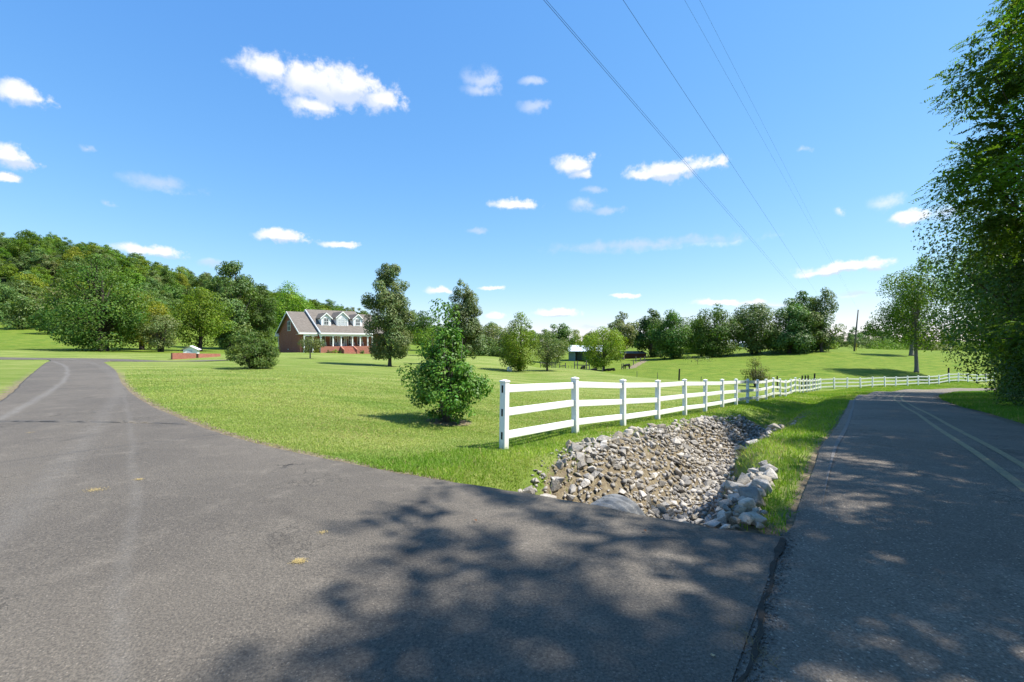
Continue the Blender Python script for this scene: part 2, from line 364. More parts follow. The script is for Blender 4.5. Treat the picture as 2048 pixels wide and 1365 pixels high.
def ditch(X, Y):
    X = np.atleast_1d(np.asarray(X, float)); Y = np.atleast_1d(np.asarray(Y, float)); out = np.zeros(len(X))
    m = (X > -4) & (X < 40) & (Y > 2.5) & (Y < 50)
    if not m.any(): return out
    s, o = road_so(X[m], Y[m])
    amp = np.interp(s, [-3, 0, 4, 10, 14, 17, 30, 42], [1.3, 1.3, 1.2, 1.0, 0.75, 0.38, 0.3, 0])
    wob = 0.12 * np.sin(s * 1.7) + 0.1 * np.sin(s * 0.8 + 1)
    lo_ = np.interp(s, [-2, 0, 1.5, 3, 4.2, 16], [0.08, 0.16, 0.30, 0.6, 0.9, 0.9]); sh = sst(o, lo_ + wob, lo_ + 0.75 + wob) * (1 - sst(o, 2.05 + wob, 3.6 + wob))
    clear = sst(dist_in(np.c_[X[m], Y[m]], POLY_DRIVE), 0.02, 0.35)
    out[m] = -amp * sh * clear; return out
def ground_z(X, Y): return base_z(X, Y) + ditch(X, Y)
def gz(x, y): return float(ground_z([x], [y])[0])

LO = lambda s: np.interp(s, [-2, 0, 1.5, 3, 4.2, 16], [0.04, 0.14, 0.34, 0.78, 1.15, 1.15])
# ------------------------------------------------------------------ ground sheet
nx, ny = 460, 470
tx = np.linspace(np.arcsinh(-1600 / 7.), np.arcsinh(1600 / 7.), nx); gxs = 3 + 7. * np.sinh(tx)
ty = np.linspace(np.arcsinh((-500 - 9) / 7.), np.arcsinh((2600 - 9) / 7.), ny); gys = 9 + 7. * np.sinh(ty)
GX, GY = np.meshgrid(gxs, gys); fx, fy = GX.ravel(), GY.ravel()
fz = ground_z(fx, fy)
pts = np.c_[fx, fy]; cell = np.maximum(np.gradient(gxs)[None, :].repeat(ny, 0), np.gradient(gys)[:, None].repeat(nx, 1)).ravel()
sdr, sdd, sdt = dist_in(pts, POLY_ROAD, 8), dist_in(pts, POLY_DRIVE, 8), dist_in(pts, POLY_T, 8)
sda = np.minimum(np.minimum(sdr, sdd), sdt)
fz = fz + 0.03 * (np.sin(fx * 0.9 + 1.3 * np.sin(fy * 0.6)) * np.sin(fy * 0.8)) * sst(sda, 0.5, 4)
fz = fz - 0.03 * (sda < 0.0) - 0.3 * (sda < -1.6 * cell)
s_, o_ = np.full(len(fx), 1e3), np.full(len(fx), 1e3)
_m = (fx > -6) & (fx < 45) & (fy > 2) & (fy < 55); s_[_m], o_[_m] = road_so(fx[_m], fy[_m])
def gsamp(A_, X, Y):                     # bilinear look-up in the ground grid
    A_ = A_.reshape(ny, nx); i = np.clip(np.searchsorted(gxs, X) - 1, 0, nx - 2); j = np.clip(np.searchsorted(gys, Y) - 1, 0, ny - 2)
    u = (X - gxs[i]) / (gxs[i + 1] - gxs[i]); v_ = (Y - gys[j]) / (gys[j + 1] - gys[j])
    return (A_[j, i] * (1 - u) + A_[j, i + 1] * u) * (1 - v_) + (A_[j + 1, i] * (1 - u) + A_[j + 1, i + 1] * u) * v_
G_S, G_O, G_D, G_R, G_Z = s_.copy(), o_.copy(), np.minimum(sdd, 50), np.minimum(sdr, 50), fz.copy()
# where the ground is bare, where it is rough pasture, where it is woodland floor
bare = 1 - sst(np.minimum(np.where(sdr < 50, sdr + 0.20, 99), np.minimum(sdd, sdt)), 0.06, 0.42) 
bare *= 1 - 0.45 * sst(fy, 10, 28)
HI = lambda s: np.interp(s, [-2.5, -1, 0.5, 2.5, 4, 11, 15.5], [2.0, 2.5, 3.1, 3.6, 3.65, 3.6, 2.6])
bare = np.maximum(bare, sst(o_ - LO(s_), -0.15, 0.15) * (1 - sst(o_ - HI(s_), -0.35, 0.1)) * sst(s_, -4, -3) * (1 - sst(s_, 14.5, 16.5)) * (sdd > 0) * 1.0)
bare = np.maximum(bare, (1 - sst(np.hypot((fx - 0.1) / 1.3, (fy - 5.45) / 0.6), 0.2, 0.7)) * 0.8)
bare = np.maximum(bare, (1 - sst(np.hypot(fx + 1.55, fy - 11.2), 0.35, 0.85)) * 0.8)
bare = np.maximum(bare, (1 - sst(np.hypot((fx - 2.4) / 1.2, (fy - 10.3) / .5), 0.25, 0.7)) * 0.8)
def seg_d(a, b):
    a, b = np.array(a), np.array(b); e = b - a; t = np.clip(((pts - a) @ e) / (e @ e), 0, 1); return np.hypot(*(pts - a - t[:, None] * e).T)
PATH = [P(1196, 741, 62)[:2], P(1225, 746, 56)[:2], P(1280, 757, 46)[:2]]
for i in range(len(PATH) - 1): bare = np.maximum(bare, 0.75 * (1 - sst(seg_d(PATH[i], PATH[i + 1]), 0.2, 0.7)))
PATH2 = [P(1262, 738, 80)[:2], P(1290, 722, 104)[:2]]
bare = np.maximum(bare, 0.7 * (1 - sst(seg_d(*PATH2), 0.5, 1.4)))
az_ = np.arctan2(fx, fy); dd_ = np.hypot(fx, fy)
LAWN = np.array([(-60, 57.5), (-35, 60), (-48, 92), (-20, 96), (-5, 80), PATH[0], PATH[1], PATH[2], (-0.13 + .628 * 45, 8.24 + .778 * 45), (35.3, 52.1), (66, 65), (90, 68), (70, 40), (30, 10), (10, -30), (-60, -30), (-120, 20), (-120, 54)])
sdl = poly_sd(pts, LAWN)
past = sst(sdl, -0.4, 0.8)
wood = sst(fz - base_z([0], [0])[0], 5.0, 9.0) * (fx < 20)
o = mesh_np('ground', np.c_[fx, fy, fz], np.array([[j * nx + i, j * nx + i + 1, (j + 1) * nx + i + 1, (j + 1) * nx + i] for j in range(ny - 1) for i in range(nx - 1)]), smooth=True, tint=np.c_[bare, past, wood])
tag(o, kind='structure')
m, t, out = new_mat('ground_grass'); k = NT(t); v = k.pos()
sp = k.n('ShaderNodeSeparateColor'); k.l(k.attr('tint'), sp.inputs[0]); mb, mp, mw = sp.outputs[0], sp.outputs[1], sp.outputs[2]
sw = k.scale(v, (0.22, 1.0, 0.0))
big = k.noise(v, 0.09, 4, 0.6); strk = k.noise(sw, 0.85, 5, 0.65); mid = k.noise(v, 1.6, 5, 0.7); fin = k.noise(v, 14.0, 4, 0.75)
lawn = k.mix(k.ramp(strk, 0.40, 0.60), (0.165, 0.225, 0.042), (0.275, 0.300, 0.088))
lawn = k.mix(k.ramp(big, 0.42, 0.62), lawn, k.mix(0.55, lawn, (0.135, 0.205, 0.028)))
lawn = k.mix(k.ramp(mid, 0.50, 0.74, 0, 0.6), lawn, (0.27, 0.25, 0.095))
pasture = k.mix(k.ramp(k.noise(sw, 1.5, 5, 0.7), 0.38, 0.62), (0.085, 0.160, 0.014), (0.200, 0.235, 0.036))
pasture = k.mix(k.ramp(k.noise(v, 0.9, 5, 0.75), 0.54, 0.68, 0, 0.75), pasture, (0.075, 0.105, 0.018))
gcol = k.mix(mp, lawn, pasture); gcol = k.mix(k.ramp(fin, 0.35, 0.75, 0, 0.5), gcol, k.mix(1.0, gcol, (0.45, 0.55, 0.4), 'MULTIPLY'))
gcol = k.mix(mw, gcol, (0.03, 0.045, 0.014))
soil = k.mix(k.noise(v, 5, 6, 0.7), (0.10, 0.075, 0.045), (0.27, 0.215, 0.14)); soil = k.mix(k.ramp(fin, 0.45, 0.62), soil, k.mix(0.5, soil, (0.40, 0.34, 0.22)))
bm_ = k.ramp(k.math('ADD', mb, k.math('MULTIPLY', k.math('SUBTRACT', k.noise(v, 6, 5, 0.7), 0.5), 0.9)), 0.35, 0.62)
gcol = k.mix(bm_, gcol, soil)
hgt = k.math('ADD', k.math('MULTIPLY', mid, 0.4), k.math('ADD', k.math('MULTIPLY', fin, 0.5), k.noise(v, 55, 3, 0.7)))
k.bsdf(out, gcol, 0.95, 0.1, k.bump(hgt, 0.7, 0.06)); o.data.materials.append(m); GROUND = o

# ------------------------------------------------------------------ asphalt
def asphalt(name, c0, c1, stone, road):
    m, t, out = new_mat(name); k = NT(t); v = k.pos()
    big = k.noise(v, 0.35, 4, 0.6); mid = k.noise(v, 2.2, 5, 0.7); agg = k.n('ShaderNodeTexVoronoi'); agg.inputs['Scale'].default_value = 85 if not road else 62; k.l(v, agg.inputs['Vector'])
    fin = k.noise(v, 60, 4, 0.75)
    c = k.mix(k.ramp(big, 0.35, 0.65), c0, c1)
    c = k.mix(k.ramp(mid, 0.5, 0.72, 0, 0.45), c, tuple(q * 1.45 for q in c1))
    c = k.mix(k.ramp(fin, 0.28, 0.72, 0, 1), k.mix(1.0, c, (0.55, 0.55, 0.56), 'MULTIPLY'), k.mix(1.0, c, (1.4, 1.38, 1.34), 'MULTIPLY'))
    sel = k.ramp(k.n('ShaderNodeSeparateColor').outputs[0], 0, 1)
    sc_ = k.n('ShaderNodeSeparateColor'); k.l(agg.outputs['Color'], sc_.inputs[0])
    chip = k.math('MULTIPLY', k.ramp(sc_.outputs[0], 0.86, 0.96), k.ramp(agg.outputs['Distance'], 0.5, 0.28))
    c = k.mix(k.math('MULTIPLY', chip, 0.55 if not road else 0.75), c, stone)
    c = k.mix(k.ramp(k.noise(v, 0.9, 3, 0.6, dist=0.8), 0.60, 0.70, 0, 0.4), c, k.mix(1.0, c, (0.62, 0.62, 0.63), 'MULTIPLY'))   # old oily stains
    # tan dust and clippings blown over the surface
    dust = k.math('MULTIPLY', k.ramp(k.noise(v, 0.8, 6, 0.72), 0.56, 0.74), k.ramp(k.noise(v, 26, 4, 0.8), 0.5, 0.68))
    c = k.mix(k.math('MULTIPLY', dust, 0.5), c, (0.30, 0.26, 0.19))
    # crazed cracking in patches
    vo = k.n('ShaderNodeTexVoronoi', feature='DISTANCE_TO_EDGE'); vo.inputs['Scale'].default_value = 1.1
    wv = k.n('ShaderNodeVectorMath', operation='ADD'); k.l(v, wv.inputs[0]); k.l(k.scale(k.noise(v, 3.5, 5, 0.7, 'Color'), (0.5, 0.5, 0)), wv.inputs[1]); k.l(wv.outputs[0], vo.inputs['Vector'])
    crack = k.math('MULTIPLY', k.ramp(vo.outputs['Distance'], 0.007, 0.002), k.ramp(k.noise(v, 0.42, 2), 0.61, 0.66))
    vo2 = k.n('ShaderNodeTexVoronoi', feature='DISTANCE_TO_EDGE'); vo2.inputs['Scale'].default_value = 9; k.l(wv.outputs[0], vo2.inputs['Vector'])
    craz = k.math('MULTIPLY', k.ramp(vo2.outputs['Distance'], 0.06, 0.02), k.ramp(k.noise(v, 0.7, 3), 0.56, 0.66))
    cr_ = k.math('MAXIMUM', crack, k.math('MULTIPLY', craz, 0.5))
    c = k.mix(k.math('MULTIPLY', cr_, 0.85), c, (0.012, 0.012, 0.012))
    if not road:                         # pale arcs worn by turning tyres
        arcs = None
        for (cx_, cy_, r_, w_, a_) in [(-148.6, -99.7, 176.0, 0.16, 0.32), (-148.6, -99.7, 177.6, 0.25, 0.12), (-234.8, -186.9, 300.0, 0.09, 0.12)]:
            sb = k.n('ShaderNodeVectorMath', operation='SUBTRACT'); k.l(v, sb.inputs[0]); sb.inputs[1].default_value = (cx_, cy_, 0)
            ln = k.n('ShaderNodeVectorMath', operation='LENGTH'); k.l(k.scale(sb.outputs[0], (1, 1, 0)), ln.inputs[0])
            d = k.math('ABSOLUTE', k.math('SUBTRACT', k.math('ADD', ln.outputs['Value'], k.math('MULTIPLY', k.noise(v, 0.3, 1), 0.3)), r_ + 0.15)); q = k.math('MULTIPLY', k.ramp(d, w_, 0.0), a_)
            arcs = q if arcs is None else k.math('MAXIMUM', arcs, q)
        c = k.mix(k.math('MULTIPLY', arcs, k.ramp(k.noise(v, 9, 5, 0.8), 0.2, 0.7)), c, (0.30, 0.285, 0.26))
    h = k.math('ADD', k.math('MULTIPLY', agg.outputs['Distance'], -0.8), k.math('SUBTRACT', fin, k.math('MULTIPLY', cr_, 1.5)))
    k.bsdf(out, c, 0.82, 0.28, k.bump(h, 0.9, 0.006 if not road else 0.009)); return m
M['drive'] = asphalt('drive_asphalt', (0.099, 0.086, 0.071), (0.128, 0.111, 0.090), (0.28, 0.24, 0.19), False)
M['road'] = asphalt('road_asphalt', (0.146, 0.122, 0.096), (0.186, 0.156, 0.123), (0.44, 0.38, 0.30), True)
def ribbon(name, L, Rr, nc, lift, mat, skirt=0.25, jl=0.0, jr=0.0, sag=0.0):
    n = len(L); jn = lambda a: a * (np.convolve(rng.normal(size=n + 4), np.ones(3) / 3, 'same')[:n])
    dv = Rr - L; dv = dv / np.hypot(*dv.T)[:, None]
    L = L + dv * jn(jl)[:, None]; Rr = Rr + dv * jn(jr)[:, None]
    f = np.linspace(0, 1, nc + 1); P2 = L[:, None] * (1 - f)[None, :, None] + Rr[:, None] * f[None, :, None]
    Z = (base_z(P2[..., 0].ravel(), P2[..., 1].ravel()) + lift).reshape(n, nc + 1) + sag * (4 * f * (1 - f))[None]
    V = np.dstack([P2, Z]); lo = V[:, [0, -1]].copy(); lo[..., 2] -= skirt
    V = np.concatenate([lo[:, :1], V, lo[:, 1:]], 1); w = nc + 3
    idx = np.arange(n * w).reshape(n, w)
    Fq = np.stack([idx[:-1, :-1], idx[:-1, 1:], idx[1:, 1:], idx[1:, :-1]], -1).reshape(-1, 4)
    return mesh_np(name, V.reshape(-1, 3), Fq, mat, smooth=False)
gap = nrm2(EDGE) * np.where((EDGE[:, 1] < 3.55) & (EDGE[:, 1] > -10.2), -0.16, 0.03)[:, None]
dr = ribbon('driveway', DRr, DLr, 40, 0.022, M['drive'], 0.5, 0.02, 0.03); tag(dr, kind='structure')
rd = ribbon('road', resample(EDGE + gap, 500), resample(EDGE_R, 500), 10, 0.012, M['road'], 0.3, 0.018, 0.03, 0.03); tag(rd, kind='structure')
tr_ = ribbon('farm_lane', resample(TC + tn * 1.7, 260), resample(TC - tn * 1.7, 260), 6, 0.018, M['drive'], 0.3, 0.03, 0.03); tag(tr_, kind='structure')
for ob in (dr, rd, tr_): ob.data.polygons.foreach_set('use_smooth', [True] * len(ob.data.polygons))
def paint(name, c, wear):
    m, t, out = new_mat(name); k = NT(t); v = k.pos()
    f = k.ramp(k.math('ADD', k.math('MULTIPLY', k.noise(v, 45, 4, 0.8), 0.75), k.math('MULTIPLY', k.noise(v, 6, 4, 0.6), 0.3)), wear - 0.16, wear + 0.14)
    k.bsdf(out, k.mix(f, c, (0.14, 0.128, 0.116)), 0.75, 0.3, k.bump(k.noise(v, 60, 3, 0.8), 0.6, 0.006)); return m
M['yellow_paint'] = paint('yellow_paint', (0.36, 0.29, 0.14), 0.56); M['white_paint'] = paint('white_paint', (0.195, 0.167, 0.138), 0.45)
def stripe(name, off, w, mat, label, y0=-99, y1=99):
    q = resample(EDGE[(EDGE[:, 1] > y0) & (EDGE[:, 1] < y1)], 700); nn = nrm2(q); f = lambda a: 0.03 * 4 * (a / ROADW) * (1 - a / ROADW)
    tp = (0.5 * w * np.clip(np.arange(700) / 90 if y0 > 0 else np.ones(700), 0.05, 1))[:, None]
    a, b = q + nn * (off - tp), q + nn * (off + tp)
    V = np.stack([np.c_[a, base_z(a[:, 0], a[:, 1]) + 0.017 + f(off - w / 2)], np.c_[b, base_z(b[:, 0], b[:, 1]) + 0.017 + f(off + w / 2)]], 1).reshape(-1, 3)
    i = np.arange(0, 2 * len(q) - 2, 2); o = mesh_np(name, V, np.c_[i, i + 1, i + 3, i + 2], mat, parent=rd); o['label'] = label
stripe('centre_line', ROADW / 2 - 0.17, 0.105, M['yellow_paint'], 'worn yellow centre line nearer the ditch'); stripe('centre_line', ROADW / 2 + 0.17, 0.105, M['yellow_paint'], 'worn yellow centre line nearer the tall trees')
stripe('edge_line', 0.22, 0.075, M['white_paint'], 'faded white line along the ditch side of the road', 4.4, 40)
# ------------------------------------------------------------------ ditch: stones, culvert, water
def rock_mesh(seed, n=13, flat=0.55, soft=True):
    r = np.random.default_rng(seed); p = r.normal(size=(n, 3)); p /= np.linalg.norm(p, axis=1)[:, None]; p *= r.uniform(0.62, 1.0, (n, 1)); p *= (1, r.uniform(0.6, 0.85), flat * r.uniform(0.75, 1.2))
    bm = bmesh.new()
    for q in p: bm.verts.new(q * 0.5)
    bmesh.ops.convex_hull(bm, input=bm.verts)
    for vv in [vv for vv in bm.verts if not vv.link_faces]: bm.verts.remove(vv)
    if soft: bmesh.ops.bevel(bm, geom=list(bm.edges), offset=0.014, segments=1, affect='EDGES', clamp_overlap=True)
    bmesh.ops.triangulate(bm, faces=bm.faces)
    bmesh.ops.recalc_face_normals(bm, faces=bm.faces)
    me = bpy.data.meshes.new('rock'); bm.to_mesh(me); bm.free(); return me
m, t, out = new_mat('limestone'); k = NT(t); v = k.obj(); g = k.n('ShaderNodeNewGeometry'); oi = k.n('ShaderNodeObjectInfo')
rr = k.n('ShaderNodeMath', operation='FRACT'); k.l(k.math('ADD', g.outputs['Random Per Island'], k.math('MULTIPLY', oi.outputs['Random'], 7.31)), rr.inputs[0])
wv = g.outputs['Position']
c = k.mix(rr.outputs[0], (0.20, 0.183, 0.16), (0.60, 0.55, 0.485)); c = k.mix(k.ramp(k.noise(wv, 3.2, 5, 0.7), 0.44, 0.68, 0, 0.6), c, (0.38, 0.31, 0.205))
c = k.mix(k.ramp(k.noise(wv, 22, 5, 0.75), 0.35, 0.7, 0, 0.65), c, k.mix(1.0, c, (0.5, 0.5, 0.5), 'MULTIPLY'))
k.bsdf(out, c, 0.85, 0.25, k.bump(k.math('ADD', k.noise(wv, 20, 5, 0.75), k.math('MULTIPLY', k.noise(wv, 70, 3), 0.4)), 0.9, 0.025)); M['rock'] = m
protos = [rock_mesh(100 + i) for i in range(12)]
for me in protos: me.materials.append(M['rock'])
chipm = [rock_mesh(300 + i, 10, 0.55, False) for i in range(10)]
rr_ = np.random.default_rng(3)
def along(s, o):                         # point beside the road edge
    i = int(np.clip(np.searchsorted(ES, s + _s0) - 1, 0, len(ES) - 2)); f = np.clip((s + _s0 - ES[i]) / (ES[i + 1] - ES[i]), 0, 1)
    return (EC[i] * (1 - f) + EC[i + 1] * f) - (EN[i] * (1 - f) + EN[i + 1] * f) * o
cand = []; cxy = np.zeros((3200, 3)); tries = 0
while tries < 45000 and len(cand) < 3100:
    tries += 1
    s = rr_.uniform(-2.2, 14.3); o = rr_.uniform(0.12, 3.75); x, y = along(s, o)
    near_heap = (s < 4.4 and o < 1.6)
    hi = HI(s) + 0.15 * math.sin(s * 2.3); lo = LO(s) - 0.08 + 0.1 * math.sin(s * 2.1)
    if o > hi or o < lo: continue
    size = (0.11 + 0.22 * rr_.random() ** 1.8) if not near_heap else (0.11 + 0.20 * rr_.random() ** 1.6)
    if s > 11: size *= 0.85
    if rr_.random() < 0.3: size *= 0.62
    if near_heap is False and o > hi - 0.4 and rr_.random() < 0.3: continue
    n_ = len(cand)
    if n_ and (((cxy[:n_, 0] - x) ** 2 + (cxy[:n_, 1] - y) ** 2) < (0.225 * (size + cxy[:n_, 2])) ** 2).any(): continue
    cxy[n_] = (x, y, size); cand.append((x, y, size, s, o, near_heap))
keep = []
xy = np.array([(c[0], c[1]) for c in cand]); sdv = dist_in(xy, POLY_DRIVE); gzz = ground_z(xy[:, 0], xy[:, 1])
PIPE = (1.20, 5.38)
for c, sd_, z in zip(cand, sdv, gzz):
    if sd_ < 0.06 + 0.3 * c[2] * (c[1] < 20): continue
    # clear of the culvert mouth
    a = np.array([c[0] - PIPE[0], c[1] - PIPE[1]]); al = a @ (0.6, 0.8); ac = a @ (0.8, -0.6)
    if -2 < al < 0.35 and abs(ac) < 0.42 + 0.3 * c[2]: continue
    if 0.2 < al < 1.1 and abs(ac - 0.1) < 0.30: continue
    keep.append((*c, z))
order = sorted(range(len(keep)), key=lambda i: -keep[i][2] / math.hypot(keep[i][0], keep[i][1]))
big = set(order[:300]); smallV, smallF, nb = [], [], 0
PANEL = ['culvert pipe', 'first fence panel', 'second fence panel', 'third fence panel', 'fourth fence panel', 'fifth fence panel', 'sixth fence panel', 'seventh fence panel']
def rock_label(x, y, s, o, size, heap):
    big_ = 'large' if size > 0.23 else 'medium' if size > 0.17 else 'small'
    if heap: return f'{big_} grey angular rock in the roadside heap ' + ('at the driveway edge' if s < 0.3 else 'right of the culvert pipe' if s < 2.2 else 'at the grassy end'), 'rocks heaped below the road shoulder'
    t = ((x + 0.13) * 0.628 + (y - 8.24) * 0.778) / 2.44; pn = PANEL[int(np.clip(math.floor(t) + 1, 0, 7))]
    if pn == 'culvert pipe': return f'{big_} pale rock ' + ('on the bank above the culvert pipe' if o > 2.0 else 'in the ditch bed by the culvert pipe'), 'rocks around the culvert pipe'
    return f'{big_} pale rock ' + (f'on the ditch bank below the {pn}' if o > 2.1 else f'in the ditch bed opposite the {pn}'), 'rocks lining the ditch'
for i, (x, y, size, s, o, heap, z) in enumerate(keep):
    me = protos[int(rr_.integers(12))] if i in big else chipm[int(rr_.integers(10))]
    rot = Matrix.Rotation(rr_.uniform(0, 6.28), 3, 'Z') @ Matrix.Rotation(rr_.normal(0, 0.4), 3, 'X') @ Matrix.Rotation(rr_.normal(0, 0.35), 3, 'Y')
    sc = size * 1.28; lift = 0.08 * size + (0.10 * rr_.random() if heap else 0.03 * rr_.random())
    if i in big:
        ob = bpy.data.objects.new('rock', me); col.objects.link(ob)
        ob.matrix_world = Matrix.Translation((x, y, z + lift)) @ rot.to_4x4() @ Matrix.Diagonal((sc, sc, sc, 1))
        lb_, gp_ = rock_label(x, y, s, o, size, heap); tag(ob, lb_, 'rock', gp_)
    else:
        n = len(me.vertices); co = np.empty(n * 3, np.float32); me.vertices.foreach_get('co', co); co = co.reshape(-1, 3) @ np.array(rot).T * sc + (x, y, z + lift)
        fi = np.empty(len(me.polygons) * 3, np.int32); me.polygons.foreach_get('vertices', fi)
        smallV.append(co); smallF.append(fi.reshape(-1, 3) + nb); nb += n
# broken stone chips between the rocks
for _ in range(6500):
    s = rr_.uniform(-2.2, 14.3); o = rr_.uniform(LO(s) + 0.02, HI(s) + 0.05); x, y = along(s, o)
    keep_s = 0.04 + 0.12 * rr_.random() ** 1.5; smallV.append((x, y, keep_s)); 
chips = np.array([q for q in smallV if isinstance(q, tuple)]); smallV = [q for q in smallV if not isinstance(q, tuple)]
cz = ground_z(chips[:, 0], chips[:, 1]); csd = dist_in(chips[:, :2], POLY_DRIVE)
for (x, y, s), z, sd_ in zip(chips, cz, csd):
    if sd_ < 0.07: continue
    me = chipm[int(rr_.integers(10))]; rot = Matrix.Rotation(rr_.uniform(0, 6.28), 3, 'Z') @ Matrix.Rotation(rr_.normal(0, 0.4), 3, 'X'); n = len(me.vertices)
    co = np.empty(n * 3, np.float32); me.vertices.foreach_get('co', co); co = co.reshape(-1, 3) @ np.array(rot).T * s + (x, y, z + 0.2 * s)
    fi = np.empty(len(me.polygons) * 3, np.int32); me.polygons.foreach_get('vertices', fi); smallV.append(co); smallF.append(fi.reshape(-1, 3) + nb); nb += n
ob = mesh_np('ditch_rubble', np.vstack(smallV), np.vstack(smallF), M['rock']); tag(ob, 'loose pale stone chips between the rocks of the ditch', 'rubble', kind='stuff')

m, t, out = new_mat('pipe_concrete'); k = NT(t); v = k.pos()
c = k.mix(k.ramp(k.noise(k.scale(v, (1, 1, 3)), 9, 6, 0.8), 0.42, 0.7), (0.27, 0.265, 0.25), (0.11, 0.105, 0.095)); k.bsdf(out, c, 0.8, 0.3, k.bump(k.noise(v, 40, 4, 0.8), 0.6, 0.01)); M['pipe'] = m
pv, pf = [], []; n = 40; L = 160; ax = np.array((0.6, 0.8, -0.02)); sx = np.array((0.8, -0.6, 0.0)); up = np.array((0, 0, 1.0)); r0 = 0.37; zc = -0.275 - r0
for i in range(L + 1):
    a = -2.4 + 2.62 * i / L; rr0 = r0 + 0.018 * math.sin(a * 2 * math.pi / 0.13)
    for kk in range(n): th = 2 * math.pi * kk / n; pv.append(np.array((PIPE[0], PIPE[1], zc)) + ax * a + sx * rr0 * math.cos(th) + up * rr0 * math.sin(th))
b0 = len(pv)
for i in (L, 0):
    a = -2.4 + 2.62 * i / L
    for kk in range(n): th = 2 * math.pi * kk / n; pv.append(np.array((PIPE[0], PIPE[1], zc)) + ax * a + sx * (r0 - 0.05) * math.cos(th) + up * (r0 - 0.05) * math.sin(th))
for i in range(L):
    for kk in range(n): pf.append((i * n + kk, i * n + (kk + 1) % n, (i + 1) * n + (kk + 1) % n, (i + 1) * n + kk))
for kk in range(n):
    k2 = (kk + 1) % n; pf.append((L * n + kk, L * n + k2, b0 + k2, b0 + kk)); pf.append((b0 + kk, b0 + k2, b0 + n + k2, b0 + n + kk)); pf.append((b0 + n + kk, b0 + n + k2, k2, kk))
ob = mesh_np('culvert_pipe', pv, pf, M['pipe'], smooth=True); tag(ob, 'stained pale culvert pipe end poking out from under the driveway edge', 'pipe')

m, t, out = new_mat('ditch_water'); k = NT(t)
k.bsdf(out, (0.045, 0.042, 0.03), 0.06, 0.5, k.bump(k.noise(k.pos(), 9, 3), 0.06, 0.02)); M['water'] = m
def puddle(name, cx_, cy_, rx, ry, ang, dz):
    n = 36; r = np.random.default_rng(int(cx_ * 10)); w = 1 + 0.25 * np.sin(3 * np.linspace(0, 6.283, n, endpoint=False) + r.uniform(0, 6)) + 0.12 * np.sin(7 * np.linspace(0, 6.283, n, endpoint=False))
    th = np.linspace(0, 6.283, n, endpoint=False); x = rx * w * np.cos(th); y = ry * w * np.sin(th); ca, sa = math.cos(ang), math.sin(ang)
    X, Y = cx_ + x * ca - y * sa, cy_ + x * sa + y * ca; z = gz(cx_, cy_) + dz
    V = np.vstack([np.c_[X, Y, np.full(n, z)], [[cx_, cy_, z]]]); F_ = np.array([(i, (i + 1) % n, n) for i in range(n)])
    o = mesh_np(name, V, F_, M['water']); tag(o, kind='structure')
puddle('ditch_water', 2.05, 6.15, 1.0, 0.42, math.atan2(.8, .6), 0.13)
j = int(np.argmin(np.abs(ES - _s0 - 11.5))); wx, wy = EC[j] - EN[j] * 1.5; puddle('ditch_water', wx, wy, 1.7, 0.26, math.atan2(.78, .62), 0.10)

# crumbled edge where the driveway meets the road
cv, cf, nb = [], [], 0
for _ in range(900):
    s = rr_.uniform(-2.6, 0.6); j = int(np.argmin(np.abs(ES - _s0 - s))); j = max(j, 0); base = EDGE[np.argmin(np.abs(EDGE[:, 1] - rr_.uniform(1.2, 3.75)))]
    x, y = base + rr_.normal(0, 0.045, 2) + (0.02, 0); sz = rr_.uniform(0.008, 0.032); me = chipm[int(rr_.integers(10))]; n = len(me.vertices)
    co = np.empty(n * 3, np.float32); me.vertices.foreach_get('co', co); rot = np.array(Matrix.Rotation(rr_.uniform(0, 6.28), 3, 'Z')); co = co.reshape(-1, 3) @ rot.T * sz + (x, y, 0.020 + gz(x, y))
    fi = np.empty(len(me.polygons) * 3, np.int32); me.polygons.foreach_get('vertices', fi); cv.append(co); cf.append(fi.reshape(-1, 3) + nb); nb += n
M['crumb'] = plain('asphalt_crumbs', (0.13, 0.125, 0.115), 0.9, 0.2, 0.6, 40)
ob = mesh_np('asphalt_crumbs', np.vstack(cv), np.vstack(cf), M['crumb']); tag(ob, 'dark crumbled asphalt along the driveway seam', 'gravel', kind='stuff')
# dark open joint under the crumbs
q = EDGE[(EDGE[:, 1] > -9) & (EDGE[:, 1] < 3.7)]; q = resample(q, 160); nn = nrm2(q); wj = 0.010 + 0.09 * np.abs(np.convolve(rng.normal(size=160), np.ones(7) / 7, 'same')) ** 1.3
off = 0.012 * np.convolve(rng.normal(size=160), np.ones(4) / 2, 'same')
a, b = q + nn * (off - wj * 0.6)[:, None], q + nn * (off + wj * 0.6)[:, None]; za = base_z(q[:, 0], q[:, 1]) + 0.0262
V = np.stack([np.c_[a, za], np.c_[b, za]], 1).reshape(-1, 3); i = np.arange(0, 2 * len(q) - 2, 2)
M['joint'] = plain('joint_dirt', (0.055, 0.048, 0.04), 0.95, 0.1, 0.5, 20)
o = mesh_np('seam_joint', V, np.c_[i, i + 1, i + 3, i + 2], M['joint'], parent=rd)

